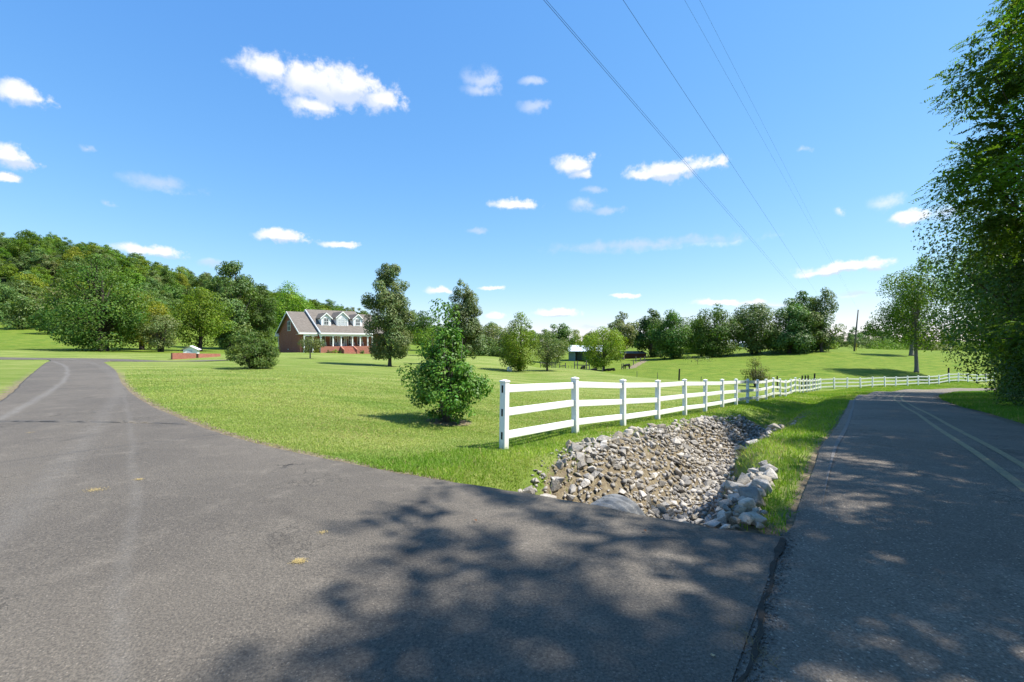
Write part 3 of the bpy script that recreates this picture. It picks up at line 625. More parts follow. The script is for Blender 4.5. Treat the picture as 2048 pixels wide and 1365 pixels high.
# ------------------------------------------------------------------ grass blades
m, t, out = new_mat('grass_blades'); k = NT(t); b = k.bsdf(None, k.attr('tint'), 0.6, 0.25)
tr = k.n('ShaderNodeBsdfTranslucent'); k.l(k.mix(1.0, k.attr('tint'), (1.2, 1.25, 0.7), 'MULTIPLY'), tr.inputs['Color']); ms = k.n('ShaderNodeMixShader'); ms.inputs[0].default_value = 0.35
k.l(b.outputs[0], ms.inputs[1]); k.l(tr.outputs[0], ms.inputs[2]); k.l(ms.outputs[0], out.inputs['Surface']); M['blade'] = m
def sinnoise(x, y, s): return (np.sin(x * s + 1.7 * np.sin(y * s * 0.7)) + np.sin(y * s * 1.3 + 2.1 * np.sin(x * s * 0.6 + 1))) / 2
def blades(name, X, Y, h, w, c0, c1, label, lean=0.5):
    n = len(X); z = gsamp(G_Z, X, Y) - 0.008; a = rng.uniform(0, 6.283, n); la = rng.uniform(0, 6.283, n); h = h * rng.uniform(0.5, 1.25, n); lr = np.abs(rng.normal(0, lean, n)) * h
    bx, by = np.cos(a) * w, np.sin(a) * w
    V = np.empty((n, 3, 3)); V[:, 0] = np.c_[X - bx, Y - by, z]; V[:, 1] = np.c_[X + bx, Y + by, z]; V[:, 2] = np.c_[X + np.cos(la) * lr, Y + np.sin(la) * lr, z + h * 0.95]
    mixv = np.clip(0.5 + 0.25 * sinnoise(X * 0.35, Y, 1.3) + 0.2 * sinnoise(X, Y, 0.5) + 0.13 * np.sin((Y + 0.12 * X) * 5.6) + rng.normal(0, 0.25, n), 0, 1)[:, None]; c = (np.array(c0) * (1 - mixv) + np.array(c1) * mixv) * rng.uniform(0.85, 1.15, (n, 1))
    pn = sinnoise(X * 1.3 + 5, Y * 1.1, 0.63) * 0.6 + sinnoise(X + 9, Y, 1.9) * 0.4; clov = sst(pn, 0.25, 0.6)[:, None] * 0.55; c = c * (1 - clov) + np.array(c0) * (0.78, 0.95, 0.9) * clov   # clover patches
    dead = rng.random(n) < 0.05 + 0.22 * sst(-pn, 0.1, 0.7); c[dead] = np.array((0.42, 0.36, 0.15)) * rng.uniform(0.7, 1.2, (dead.sum(), 1))
    o = mesh_np(name, V.reshape(-1, 3), np.arange(n * 3).reshape(-1, 3), M['blade'], tint=np.repeat(c, 3, 0)); tag(o, label, 'grass', kind='stuff')
def scatter(n, x0, x1, y0, y1, power=1.6):
    # ground points in front of the photographer, denser where they are nearer
    d = y0 + (y1 - y0) * rng.random(n) ** power; X = (x0 + (x1 - x0) * rng.random(n)) * d; return X, d
X, Y = scatter(520000, -0.85, 0.66, 4.8, 30, 2.1); kf = rng.random(len(X)) > sst(Y, 12, 30); X, Y = X[kf], Y[kf]; pt = np.c_[X, Y]
s_, o_ = gsamp(G_S, X, Y), gsamp(G_O, X, Y); a1 = gsamp(G_D, X, Y); a2 = gsamp(G_R, X, Y)
lawnm = (a1 > 0.08 + 0.22 * rng.random(len(X))) & (a2 > 0.1) & ((o_ > 4.2) | (o_ > HI(s_) + 0.1) & (s_ < 2) | (s_ < -1) | (o_ < 0) & (a1 > 0.1))
lawnm &= ~((o_ < 0.3) & (s_ > 0)) & (np.hypot((X - 0.1) / 1.3, (Y - 5.45) / 0.6) > 0.2 + 0.4 * rng.random(len(X))) & (np.hypot(X + 1.55, Y - 11.2) > 0.4 + 0.4 * rng.random(len(X)))
blades('lawn_grass', X[lawnm], Y[lawnm], 0.028 + 0.0010 * Y[lawnm], 0.004 + 0.0005 * Y[lawnm], (0.205, 0.300, 0.044), (0.400, 0.440, 0.115), 'mown lawn between the driveway and the white fence', 1.1)
# longer grass on the verges: beside the road, along the ditch, under the fence
n = 360000; vs = -2.5 + 56 * rng.random(n) ** 2.0
oo = np.where(rng.random(n) < 0.45, 0.03 + 1.6 * rng.random(n), rng.uniform(1.8, 5.0, n)); far = vs > 15.5; oo[far] = rng.uniform(0.05, 5.0, far.sum())
ed = rng.random(n) < 0.13; oo[ed] = 0.02 + 0.4 * rng.random(ed.sum()) ** 1.3
q = np.c_[np.interp(vs + _s0, ES, EC[:, 0]), np.interp(vs + _s0, ES, EC[:, 1])] - np.c_[np.interp(vs + _s0, ES, EN[:, 0]), np.interp(vs + _s0, ES, EN[:, 1])] * oo[:, None]; X, Y = q.T; s_, o_ = gsamp(G_S, X, Y), gsamp(G_O, X, Y); a1 = gsamp(G_D, X, Y); a2 = gsamp(G_R, X, Y)
lawnm = (a1 > 0.08 + 0.22 * rng.random(len(X))) & (a2 > 0.1) & ((o_ > 4.2) | (o_ > HI(s_) + 0.1) & (s_ < 2) | (s_ < -1) | (o_ < 0) & (a1 > 0.1))
lawnm &= ~((o_ < 0.3) & (s_ > 0)) & (np.hypot((X - 0.1) / 1.3, (Y - 5.45) / 0.6) > 0.2 + 0.4 * rng.random(len(X))) & (np.hypot(X + 1.55, Y - 11.2) > 0.4 + 0.4 * rng.random(len(X)))
blades('lawn_grass', X[lawnm], Y[lawnm], 0.028 + 0.0010 * Y[lawnm], 0.004 + 0.0005 * Y[lawnm], (0.205, 0.300, 0.044), (0.400, 0.440, 0.115), 'mown lawn between the driveway and the white fence', 1.1)
# longer grass on the verges: beside the road, along the ditch, under the fence
n = 190000; jj = rng.integers(0, len(EC), n); vs = ES[jj] - _s0
oo = np.where(rng.random(n) < 0.42, rng.uniform(0.06, 1.7, n), rng.uniform(2.0, 5.0, n)); far = vs > 15.5; oo[far] = rng.uniform(0.05, 5.0, far.sum())
q = EC[jj] - EN[jj] * oo[:, None] + rng.normal(0, 0.12, (n, 2)); X, Y = q.T; s_, o_ = gsamp(G_S, X, Y), gsamp(G_O, X, Y); a1 = gsamp(G_D, X, Y)
rim = LO(s_) + 0.1 * np.sin(s_ * 2.1) + 0.12 * rng.normal(size=n); top = HI(s_) - 0.2 + 0.15 * np.sin(s_ * 1.9) + 0.15 * rng.normal(size=n)
ok = (o_ > -0.01 + 0.06 * rng.random(n)) & (a1 > 0.1) & ((o_ < rim) | (o_ > top) | (s_ > 13.9 + rng.normal(0, 0.4, n))) & (np.hypot((X - 0.1) / 1.3, (Y - 5.45) / 0.6) > 0.2 + 0.4 * rng.random(n))
X, Y, o2 = X[ok], Y[ok], o_[ok]; hh = np.where(o2 < 2, 0.075, 0.062) * np.clip(1.3 - Y * 0.008, 0.6, 1.3)
blades('verge_grass', X, Y, hh, 0.0045 + 0.00045 * Y, (0.150, 0.280, 0.018), (0.310, 0.420, 0.045), 'long bright grass on the verges of the road and ditch', 0.7)
# far road verge by the tall trees
n = 60000; E2 = EDGE[(EDGE[:, 1] > 4) & (EDGE[:, 1] < 62)]; N2 = nrm2(E2); jj = rng.integers(0, len(E2), n); q = E2[jj] + N2[jj] * (ROADW + 0.08 + 3.4 * rng.random(n) ** 1.3)[:, None] + rng.normal(0, 0.15, (n, 2))
ok = gsamp(G_R, *q.T) > 0.05; X, Y = q[ok].T
blades('roadside_grass', X, Y, 0.13, 0.005 + 0.0004 * Y, (0.105, 0.230, 0.016), (0.200, 0.320, 0.030), 'grass strip between the road and the tall trees', 0.7)
# dry straw growing out of the seam
n = 260; base = EDGE[(EDGE[:, 1] > 1.0) & (EDGE[:, 1] < 3.4)]; c_ = base[np.array([len(base) // 5, len(base) // 3, int(len(base) * .55)])]
q = c_[rng.integers(0, 3, n)] + rng.normal(0, 1, (n, 2)) * (0.035, 0.10); ob_tint = rng.uniform(0.6, 1.2, (n, 1)) * np.array((0.26, 0.21, 0.11))
a = rng.uniform(0, 6.283, n); h = rng.uniform(0.015, 0.05, n); V = np.empty((n, 3, 3)); z = base_z(q[:, 0], q[:, 1]) + 0.022; V[:, 0] = np.c_[q[:, 0] - 0.0015, q[:, 1], z]; V[:, 1] = np.c_[q[:, 0] + 0.0015, q[:, 1], z]; V[:, 2] = np.c_[q[:, 0] + np.cos(a) * h * 1.6, q[:, 1] + np.sin(a) * h * 1.6, z + h * 0.6]
ob = mesh_np('dry_straw', V.reshape(-1, 3), np.arange(n * 3).reshape(-1, 3), M['blade'], tint=np.repeat(ob_tint, 3, 0)); tag(ob, 'dry straw caught in the seam between driveway and road', 'straw', kind='stuff')
# ------------------------------------------------------------------ trees and shrubs
def unit(a): return a / np.maximum(np.linalg.norm(a, axis=-1, keepdims=True), 1e-9)
def leaf_quads(pos, nrm, L, aspect, r, tdir=None):
    n = len(pos); t = r.normal(size=(n, 3)) if tdir is None else tdir; t = unit(t - nrm * (t * nrm).sum(1)[:, None]); b = np.cross(nrm, t); L = L[:, None]; W = L * aspect
    V = np.empty((n, 4, 3)); V[:, 0] = pos - t * L * 0.5; V[:, 1] = pos + b * W * 0.5 + nrm * W * 0.14 - t * L * 0.06; V[:, 2] = pos + t * L * 0.5 - nrm * L * 0.10; V[:, 3] = pos - b * W * 0.5 + nrm * W * 0.14 - t * L * 0.06
    return V.reshape(-1, 3), np.arange(n * 4).reshape(-1, 4)
def make_tree(name, seed, H, rad, base, prof, leaf, nleaf, lsize, ncl=90, clr=0.26, trunk_r=0.16, bark='bark', stems=1, nbr=40, lump=0.22, flat=0.75, aspect=0.6, top=1.0, lean=(0, 0), single=False, compound=False, fill=0, out_bias=0.5, droop=0.0, shell=0.35, sx=1.0, split=None):
    """returns the tree's root at the origin; base = clear trunk height; prof = [(height fraction, radius fraction)]"""
    r = np.random.default_rng(seed); pt, pr = np.array(prof).T; ch = H - base
    if ncl >= 60 and split is None and not compound: ncl = int(ncl * 0.55); clr *= 1.22; nleaf = int(nleaf * 1.2)
    wt_ = np.interp(np.linspace(0, 1, 60), pt, pr); cdf = np.cumsum(wt_ ** 1.5 + 0.02); cdf /= cdf[-1]
    t = np.interp(r.random(ncl), cdf, np.linspace(0, 1, 60)); a = r.uniform(0, 6.283, ncl); ph = r.uniform(0, 6.283, 4)
    lm = 1 + lump * (np.sin(2 * a + ph[0] + 3 * t) * 0.5 + np.sin(3 * a + ph[1] - 5 * t) * 0.35 + np.sin(5 * a + 9 * t + ph[2]) * 0.35)
    fr = shell + (1 - shell) * np.sqrt(r.random(ncl)); cr_ = clr * rad * r.uniform(0.6, 1.35, ncl) * (0.55 + 0.6 * np.interp(t, pt, pr))
    rr = np.maximum(np.interp(t, pt, pr) * rad * lm * fr - cr_ * 0.4, 0); C = np.c_[np.cos(a) * rr * sx + lean[0] * t, np.sin(a) * rr + lean[1] * t, base + t * ch * top]
    if split is not None: C[:, :2] *= 1.12
    C[:, 2] = np.clip(C[:, 2], base * 0.9 + cr_ * 0.35 * flat, H - cr_ * 0.5 * flat)
    if split is not None: C = split(C, r)
    w = cr_ ** 2; w /= w.sum(); cnt = r.multinomial(nleaf, w); ci = np.repeat(np.arange(ncl), cnt); n = len(ci)
    d = unit(r.normal(size=(n, 3))); rad_ = r.random(n) ** (1 / 4.0) * 1.05
    off = d * (rad_ * cr_[ci])[:, None] * (1, 1, flat); pos = C[ci] + off; pos[:, 2] -= droop * (rad_ ** 2) * cr_[ci]
    kz = (H - base) / max(np.percentile(pos[:, 2], 99.6) - base, 1e-3); kr = min(1.7, rad / max(np.percentile(np.hypot(pos[:, 0] / sx, pos[:, 1]), 97), 1e-3)) if split is None else 1.0
    kz = kz if split is None else 1.0
    for q in (pos, C): q[:, 2] = base + (q[:, 2] - base) * kz; q[:, :2] *= kr
    ax = np.c_[pos[:, :2] - np.array(lean) * 0.5, np.zeros(n)]; nr = unit(0.75 * d + np.array((0, 0, 0.6)) + 0.7 * out_bias * unit(ax) + 0.42 * r.normal(size=(n, 3)))
    ctint = r.uniform(0.82, 1.2, ncl)[ci][:, None] * r.uniform(0.72, 1.3, (n, 1)); hue = r.normal(0, 0.10, (n, 1)) + r.normal(0, 0.06, ncl)[ci][:, None]
    tint = ctint * np.c_[1 + hue, np.ones(n), 1 - 0.5 * hue]
    L = lsize * r.uniform(0.65, 1.3, n)
    if compound:
        dirs = unit(d * (1, 1, 0.3) + unit(ax) * 0.25 + 0.35 * r.normal(size=(n, 3)) + (0, 0, -0.2)); np_ = 5; Vs, ts = [], []
        side = unit(np.cross(dirs, np.array((0, 0, 1.0)))); upv = np.cross(side, dirs); RL = (L * 3.0)[:, None]
        for q in range(np_ + 1):
            f = (q + 0.6) / (np_ + 0.6); p0 = pos + dirs * RL * f + np.array((0, 0, -0.35)) * RL * f * f
            for sgn in ((-1, 1) if q < np_ else (0,)):
                td = unit(side * sgn * 0.9 + dirs * (0.45 if sgn else 1) + (0, 0, -0.25)); nn_ = unit(upv + 0.35 * r.normal(size=(n, 3)))
                V_, _ = leaf_quads(p0 + td * (L * 0.5)[:, None], nn_, L * (1.0 if q > 0 else 0.8), aspect, r, td); Vs.append(V_); ts.append(np.repeat(tint * r.uniform(0.85, 1.15, (n, 1)), 4, 0))
        if fill:
            ii = r.integers(0, n, fill); V_, _ = leaf_quads(pos[ii] * (0.93, 0.93, 1) + r.normal(0, 0.12, (fill, 3)), unit(nr[ii] + 0.35 * r.normal(size=(fill, 3))), 1.5 * L[ii], 0.62, r); Vs.append(V_); ts.append(np.repeat(tint[ii] * 0.9, 4, 0))
        V = np.vstack(Vs); Fq = np.arange(len(V)).reshape(-1, 4); tv = np.vstack(ts)
    else:
        V, Fq = leaf_quads(pos, nr, L, aspect, r); tv = np.repeat(tint, 4, 0)
    # wood
    mb = MB()
    if stems == 1:
        pts = [(lean[0] * f * f * 0.8 + 0.02 * rad * math.sin(5 * f + ph[0]) * (f > 0), lean[1] * f * f * 0.8 + 0.02 * rad * math.cos(4 * f + ph[1]) * (f > 0), -0.15 + f * (base + ch * 0.8 + 0.15)) for f in (0, 0.03, 0.08, 0.2, 0.35, 0.5, 0.7, 0.85, 1.0)]
        mb.tube(pts, [trunk_r * q for q in (1.7, 1.3, 1.08, 0.95, 0.85, 0.7, 0.45, 0.28, 0.1)], 9)
    else:
        for q in range(stems):
            aa = 6.283 * q / stems + r.uniform(-0.3, 0.3); b0 = 0.02 * rad + trunk_r * 1.1; rt = rad * r.uniform(0.25, 0.6)
            mb.tube([(math.cos(aa) * b0, math.sin(aa) * b0, -0.1), (math.cos(aa) * (b0 + rt * 0.3), math.sin(aa) * (b0 + rt * 0.3), H * 0.25), (math.cos(aa) * rt * 0.7, math.sin(aa) * rt * 0.7, H * 0.5), (math.cos(aa) * rt * 0.8, math.sin(aa) * rt * 0.8, H * 0.82)], [trunk_r, trunk_r * 0.75, trunk_r * 0.5, trunk_r * 0.12], 6)
    for q in r.permutation(ncl)[:nbr]:
        c = C[q]; zb = max(base * 0.75, base * 0.8 + (c[2] - base) * r.uniform(0.25, 0.6)) if stems == 1 else H * 0.15 + (c[2] - H * 0.15) * 0.3
        fz_ = min(1, max(0, zb / (base + ch * 0.8))); s0 = Vector((lean[0] * fz_ ** 2 * 0.8, lean[1] * fz_ ** 2 * 0.8, zb)); e = Vector(c); mid_ = s0.lerp(e, 0.5) + Vector((r.normal(), r.normal(), 0.9 + r.normal())) * 0.06 * rad
        br = max(0.014, trunk_r * (0.36 - 0.22 * fz_)) * r.uniform(0.7, 1.2); mb.tube([s0, mid_, e], [br, br * 0.6, br * 0.2], 5, cap=False)
    if single:
        wv = np.array(mb.v); nw = len(wv); tris = []
        for f in mb.f:
            if len(f) == 4: tris.append(f)
        tris = np.array(tris); o = mesh_np(name, np.vstack([V, wv]), np.vstack([Fq, tris + len(V)]), mats=[M['leaf_' + leaf], M[bark]], midx=np.r_[np.zeros(len(Fq)), np.ones(len(tris))], tint=np.vstack([tv, np.ones((nw, 3))])); return o
    root = empty(name, (0, 0, 0)); mesh_np('crown', V, Fq, M['leaf_' + leaf], tint=tv, parent=root); mb.build('trunk', M[bark], root, smooth=True); return root

ROUND = [(0, 0.45), (0.15, 0.82), (0.4, 1.0), (0.65, 0.92), (0.85, 0.62), (1, 0.2)]
WIDE = [(0, 0.62), (0.12, 0.95), (0.35, 1.0), (0.6, 0.85), (0.8, 0.6), (1, 0.22)]
OVAL = [(0, 0.5), (0.2, 0.9), (0.4, 1.0), (0.6, 0.88), (0.8, 0.6), (0.93, 0.35), (1, 0.1)]
PYR = [(0, 0.7), (0.12, 0.95), (0.35, 1.0), (0.55, 0.92), (0.75, 0.76), (0.9, 0.55), (1, 0.25)]
BUSH = [(0, 0.75), (0.15, 0.95), (0.4, 1.0), (0.7, 0.75), (0.9, 0.4), (1, 0.12)]
def plant(x, d, topy, hw, label, cat='tree', name='tree', group=None, clear=None, zoff=0.0, rot=0.0, **kw):
    """x, topy, hw: the photo's pixel column, top row and half width; d: distance. clear = pixel row of the crown's underside"""
    X = PX(x, d); z = gz(X, d) + zoff; zt = CH - (topy - 682.5) / F * d; H = zt - z
    b = kw.pop('base', 0.14 * H) if clear is None else max(0.05, CH - (clear - 682.5) / F * d - z)
    o = make_tree(name, int(x * 7 + d * 13), H, hw * d / F, b, **kw); o.location = (X, d, z); o.rotation_euler.z = rot
    return tag(o, label, cat, group)
# lawn and house surroundings
plant(205, 63, 515, 97, 'broad dark green tree with ivy-clad trunk beyond the farm lane', clear=690, prof=WIDE, leaf='oak', nleaf=15000, lsize=0.30, ncl=170, clr=0.2, trunk_r=0.5, nbr=60, bark='bark_dark', lump=0.3)
plant(283, 72, 590, 52, 'yellow-green tree behind the grey-leaved one beside the farm lane', clear=690, prof=ROUND, leaf='yellow', nleaf=7000, lsize=0.28, ncl=90, trunk_r=0.3, bark='bark_dark')
plant(322, 66, 630, 37, 'small silvery olive tree by the farm lane, two thin trunks', clear=690, prof=ROUND, leaf='olive', nleaf=6000, lsize=0.2, ncl=80, trunk_r=0.16, stems=3)
plant(400, 74, 578, 52, 'bright green rounded tree beside the small white well house', clear=688, prof=ROUND, leaf='bright', nleaf=9000, lsize=0.28, ncl=110, trunk_r=0.28, bark='bark_dark')
plant(462, 92, 526, 52, 'tallest dark green oval tree standing left of the brick house', clear=695, prof=OVAL, leaf='maple', nleaf=17400, lsize=0.374, ncl=140, trunk_r=0.4, clr=0.22)
plant(517, 98, 572, 40, 'dark leafy tree between the tallest tree and the brick house', clear=695, prof=OVAL, leaf='dark', nleaf=11600, lsize=0.374, ncl=100, trunk_r=0.35)
plant(570, 108, 568, 48, 'bright leafy tree rising behind the gable of the brick house', clear=690, prof=ROUND, leaf='bright', nleaf=9000, lsize=0.36, ncl=110, trunk_r=0.4, lump=0.3)
plant(780, 37.5, 532, 49, 'tall grey-green pear tree on the lawn in front of the brick house', name='pear_tree', clear=708, prof=PYR, leaf='pear', nleaf=24650, lsize=0.149, ncl=170, clr=0.2, trunk_r=0.13, flat=1.0, aspect=0.55, nbr=60, lump=0.16)
plant(926, 45, 568, 40, 'grey-green pear tree right behind the tall leafy shrub', name='pear_tree', clear=712, prof=PYR, leaf='pear', nleaf=17400, lsize=0.165, ncl=150, clr=0.2, trunk_r=0.13, flat=1.0, aspect=0.55, nbr=50, lump=0.18)
plant(620, 46.5, 672, 25, 'small sparse ornamental tree in front of the brick porch', name='ornamental_tree', clear=704, prof=ROUND, leaf='olive', nleaf=2600, lsize=0.11, ncl=60, trunk_r=0.07, nbr=30, clr=0.24, bark='bark_grey')
plant(1040, 43, 628, 50, 'bushy fruit tree with sprawling low limb on the lawn', name='fruit_tree', clear=733, prof=[(0, 0.5), (0.2, 1.0), (0.45, 0.95), (0.7, 0.55), (0.9, 0.3), (1, 0.12)], leaf='bright', nleaf=8000, lsize=0.16, ncl=120, trunk_r=0.2, clr=0.24, nbr=40, bark='bark_dark', lump=0.3, aspect=0.5)
plant(1094, 44.2, 664, 42, 'grey-green spreading fruit tree leaning away from the bushier one', name='fruit_tree', clear=733, prof=[(0, 0.5), (0.3, 1.0), (0.6, 0.8), (1, 0.2)], leaf='olive', nleaf=5200, lsize=0.13, ncl=110, trunk_r=0.10, clr=0.2, nbr=50, lump=0.35, lean=(0.3, 0), aspect=0.5)
plant(506, 28, 666, 50, 'low round evergreen bush alone on the lawn', 'bush', 'round_bush', clear=728, prof=[(0, 0.85), (0.25, 1.0), (0.5, 0.95), (0.75, 0.7), (0.93, 0.35), (1, 0.1)], leaf='round', nleaf=9500, lsize=0.10, ncl=150, clr=0.2, trunk_r=0.07, stems=6, nbr=60, flat=0.6, bark='bark_dark', lump=0.14)
# tall leafy shrub on the near lawn: one wide body and a few long shoots
def shoots(C, r):
    n = len(C); k_ = r.permutation(n)[:44]
    for i, q in enumerate(k_):
        s = i % 7; f = 0.5 + 0.5 * (i // 7) / 6.0; tx_, ty_, hz = [(0.12, 0.1, 2.78), (-0.24, 0, 2.85), (0.3, 0, 2.35), (1.0, 0.0, 1.15), (0.5, 0, 2.0), (-0.95, 0, 1.35), (-0.55, -0.2, 1.95)][s]
        C[q] = (tx_ * f + r.normal(0, 0.04), ty_ * f + r.normal(0, 0.04), hz * f)
    return C
plant(893, 11.2, 640, 80, 'tall leafy dark green shrub with long shoots near the fence end', 'shrub', 'leafy_shrub', clear=838, prof=[(0, 0.32), (0.1, 0.66), (0.25, 1.0), (0.4, 0.92), (0.55, 0.62), (0.7, 0.42), (0.85, 0.3), (1, 0.15)], leaf='shrub', nleaf=12000, lsize=0.082, ncl=230, clr=0.19, trunk_r=0.02, stems=12, nbr=130, bark='bark_grey', lump=0.3, aspect=0.55, flat=0.8, split=shoots, shell=0.25)
plant(1512, 39, 716, 26, 'dark scraggly bush just behind the white fence', 'bush', 'fence_bush', clear=762, prof=BUSH, leaf='scrag', nleaf=2600, lsize=0.10, ncl=60, trunk_r=0.05, stems=6, nbr=40, bark='bark_dark', lump=0.45)
plant(1395, 78, 712, 32, 'thin young sapling alone on the pasture slope', 'tree', 'sapling', clear=722, prof=ROUND, leaf='olive', nleaf=232, lsize=0.198, ncl=14, trunk_r=0.03, nbr=10)
# middle distance behind the lawn
plant(846, 118, 622, 34, 'dark round treetop showing right of the tall pear tree', clear=690, prof=ROUND, leaf='dark', nleaf=5000, lsize=0.4, ncl=70, trunk_r=0.3)
plant(868, 88, 652, 46, 'light green tree between the two pear trees', clear=712, prof=ROUND, leaf='bright', nleaf=5000, lsize=0.3, ncl=70, trunk_r=0.25)
plant(985, 108, 648, 48, 'thin greyish tree behind the bushy fruit tree', clear=700, prof=ROUND, leaf='olive', nleaf=4200, lsize=0.36, ncl=70, trunk_r=0.25, lump=0.35)
plant(960, 84, 668, 44, 'low green tree right of the second pear tree', clear=720, prof=BUSH, leaf='maple', nleaf=4500, lsize=0.3, ncl=60, trunk_r=0.2, stems=3)
plant(1010, 80, 690, 36, 'dark low thicket below the greyish thin tree', 'bush', 'thicket', clear=722, prof=BUSH, leaf='dark', nleaf=3200, lsize=0.28, ncl=50, trunk_r=0.1, stems=5)
plant(1116, 96, 649, 31, 'dark rounded tree beside the blue barn', clear=708, prof=ROUND, leaf='oak', nleaf=7000, lsize=0.32, ncl=90, trunk_r=0.3, bark='bark_dark')
plant(1207, 75, 656, 46, 'bright lime green round tree above the resting cattle', clear=733, prof=ROUND, leaf='lime', nleaf=10000, lsize=0.22, ncl=130, trunk_r=0.2, clr=0.22)
plant(1247, 112, 627, 31, 'tall pale loose tree behind the lime green one', clear=695, prof=OVAL, leaf='olive', nleaf=5500, lsize=0.42, ncl=70, trunk_r=0.3, lump=0.35)
plant(1187, 120, 664, 22, 'sparse tree showing left above the lime green one', clear=700, prof=ROUND, leaf='olive', nleaf=1800, lsize=0.4, ncl=40, trunk_r=0.2, lump=0.4)
# row of pasture trees
ROWG = None
plant(1302, 118, 622, 34, 'dark tree at the barn end of the pasture row', clear=712, prof=OVAL, leaf='dark', nleaf=9425, lsize=0.418, ncl=80, trunk_r=0.3)
plant(1344, 106, 625, 44, 'full green maple second from the barn end of the row', clear=712, prof=OVAL, leaf='oak', nleaf=12325, lsize=0.374, ncl=100, trunk_r=0.3)
plant(1395, 122, 640, 32, 'lighter tree half hidden in the middle of the pasture row', clear=706, prof=ROUND, leaf='bright', nleaf=6525, lsize=0.396, ncl=60, trunk_r=0.25)
plant(1428, 106, 617, 48, 'dense oval maple in the middle of the pasture row', clear=713, prof=OVAL, leaf='oak', nleaf=13775, lsize=0.374, ncl=110, trunk_r=0.3)
plant(1508, 107, 610, 50, 'wide tree with two dark trunks in the pasture row', clear=700, prof=ROUND, leaf='maple', nleaf=13775, lsize=0.374, ncl=110, trunk_r=0.3, stems=2)
plant(1578, 104, 604, 46, 'broad grey-green maple near the right end of the row', clear=706, prof=WIDE, leaf='maple', nleaf=15950, lsize=0.374, ncl=120, trunk_r=0.35)
plant(1606, 108, 586, 42, 'tallest dark tree in the pasture row with low skirts', clear=706, prof=OVAL, leaf='dark', nleaf=13775, lsize=0.396, ncl=110, trunk_r=0.35)
plant(1642, 104, 582, 40, 'tall ragged tree ending the pasture row by the pole', clear=696, prof=OVAL, leaf='maple', nleaf=9425, lsize=0.374, ncl=80, trunk_r=0.3, lump=0.4)
for (x, d, ty_, hw, lf, lb) in [(1530, 126, 690, 26, 'olive', 'grey scrub under the two-trunked pasture tree'), (1652, 125, 680, 22, 'bright', 'bright scrub at the foot of the ragged pasture tree'), (1462, 130, 690, 22, 'bright', 'light scrub in the gap of the pasture row'), (1380, 128, 695, 24, 'bright', 'light scrub below the half-hidden pasture tree'),
                                (1790, 135, 676, 40, 'bright', 'bright scrub along the hill crest beside the pole'), (1860, 130, 682, 44, 'olive', 'grey-green scrub along the crest behind the shade tree'), (1940, 130, 690, 40, 'bright', 'low scrub on the crest near the tall trees'), (1735, 150, 672, 36, 'maple', 'dark scrub on the crest behind the pole')]:
    plant(x, d, ty_, hw, lb, 'bush', 'scrub', clear=704, prof=BUSH, leaf=lf, nleaf=2600, lsize=0.34, ncl=46, trunk_r=0.08, stems=5, nbr=12)
plant(1832, 67.5, 520, 74, 'shade tree with tall bare trunk behind the far white fence', name='shade_tree', clear=682, prof=WIDE, leaf='walnut', nleaf=13000, lsize=0.27, ncl=110, trunk_r=0.23, bark='bark_grey', clr=0.24, lump=0.35, lean=(0.3, 0))
plant(1823, 98, 560, 40, 'second shade tree upslope behind the bare-trunked one', name='shade_tree', clear=682, prof=ROUND, leaf='walnut', nleaf=5000, lsize=0.34, ncl=60, trunk_r=0.34, bark='bark_grey')

# ---- wooded hillside and far tree lines: copies of a few single-mesh trees
hp = [make_tree('hillside_tree', 900 + i, 14.0, 6.2, 1.2, [ROUND, WIDE, OVAL, ROUND, WIDE, OVAL, ROUND, WIDE][i], lf, 4200, 0.66, ncl=46, clr=0.27, trunk_r=0.28, nbr=12, single=True, lump=0.28, flat=0.65, bark='bark_dark') for i, lf in enumerate(['maple', 'oak', 'bright', 'walnut', 'yellow', 'maple', 'olive', 'rust'])]
prob = np.array([0.22, 0.14, 0.22, 0.14, 0.09, 0.11, 0.06, 0.02]); hr = np.random.default_rng(21); used = [False] * len(hp)
def place_far(X, Y, z, s, label, group, kind=None):
    i = int(hr.choice(len(hp), p=prob)) if kind is None else kind
    if used[i]: o = hp[i].copy(); col.objects.link(o)
    else: o = hp[i]; used[i] = True
    o.location = (X, Y, z); o.rotation_euler = (0, 0, hr.uniform(0, 6.28)); o.scale = (s * hr.uniform(0.85, 1.2), s * hr.uniform(0.85, 1.2), s * hr.uniform(0.85, 1.1)); tag(o, label, 'tree', group); return o
ph = []; tries = 0
while len(ph) < 298 and tries < 60000:
    tries += 1
    x = hr.uniform(-110, 890); lo = np.interp(x, [-130, 0, 100, 250, 420, 560, 700, 890], [114, 118, 112, 112, 120, 126, 145, 175]); hi = np.interp(x, [-130, 0, 150, 300, 400, 560, 700, 890], [226, 226, 244, 256, 266, 297, 332, 360])
    f = hr.random(); d = lo + (hi - lo) * f; X = PX(x, d)
    if x > 330 and f < 0.42 or x > 735 and f < 0.6: continue
    if any(((X - a) / 6.6) ** 2 + ((d - b) / 9.5) ** 2 < 1 for a, b in ph): continue
    ph.append((X, d))
hx = np.array(ph); hz = ground_z(hx[:, 0], hx[:, 1])
HCOL = ['mid-green', 'dark green', 'bright green', 'mid-green', 'yellowish', 'grey-green', 'olive', 'rust-tinged']
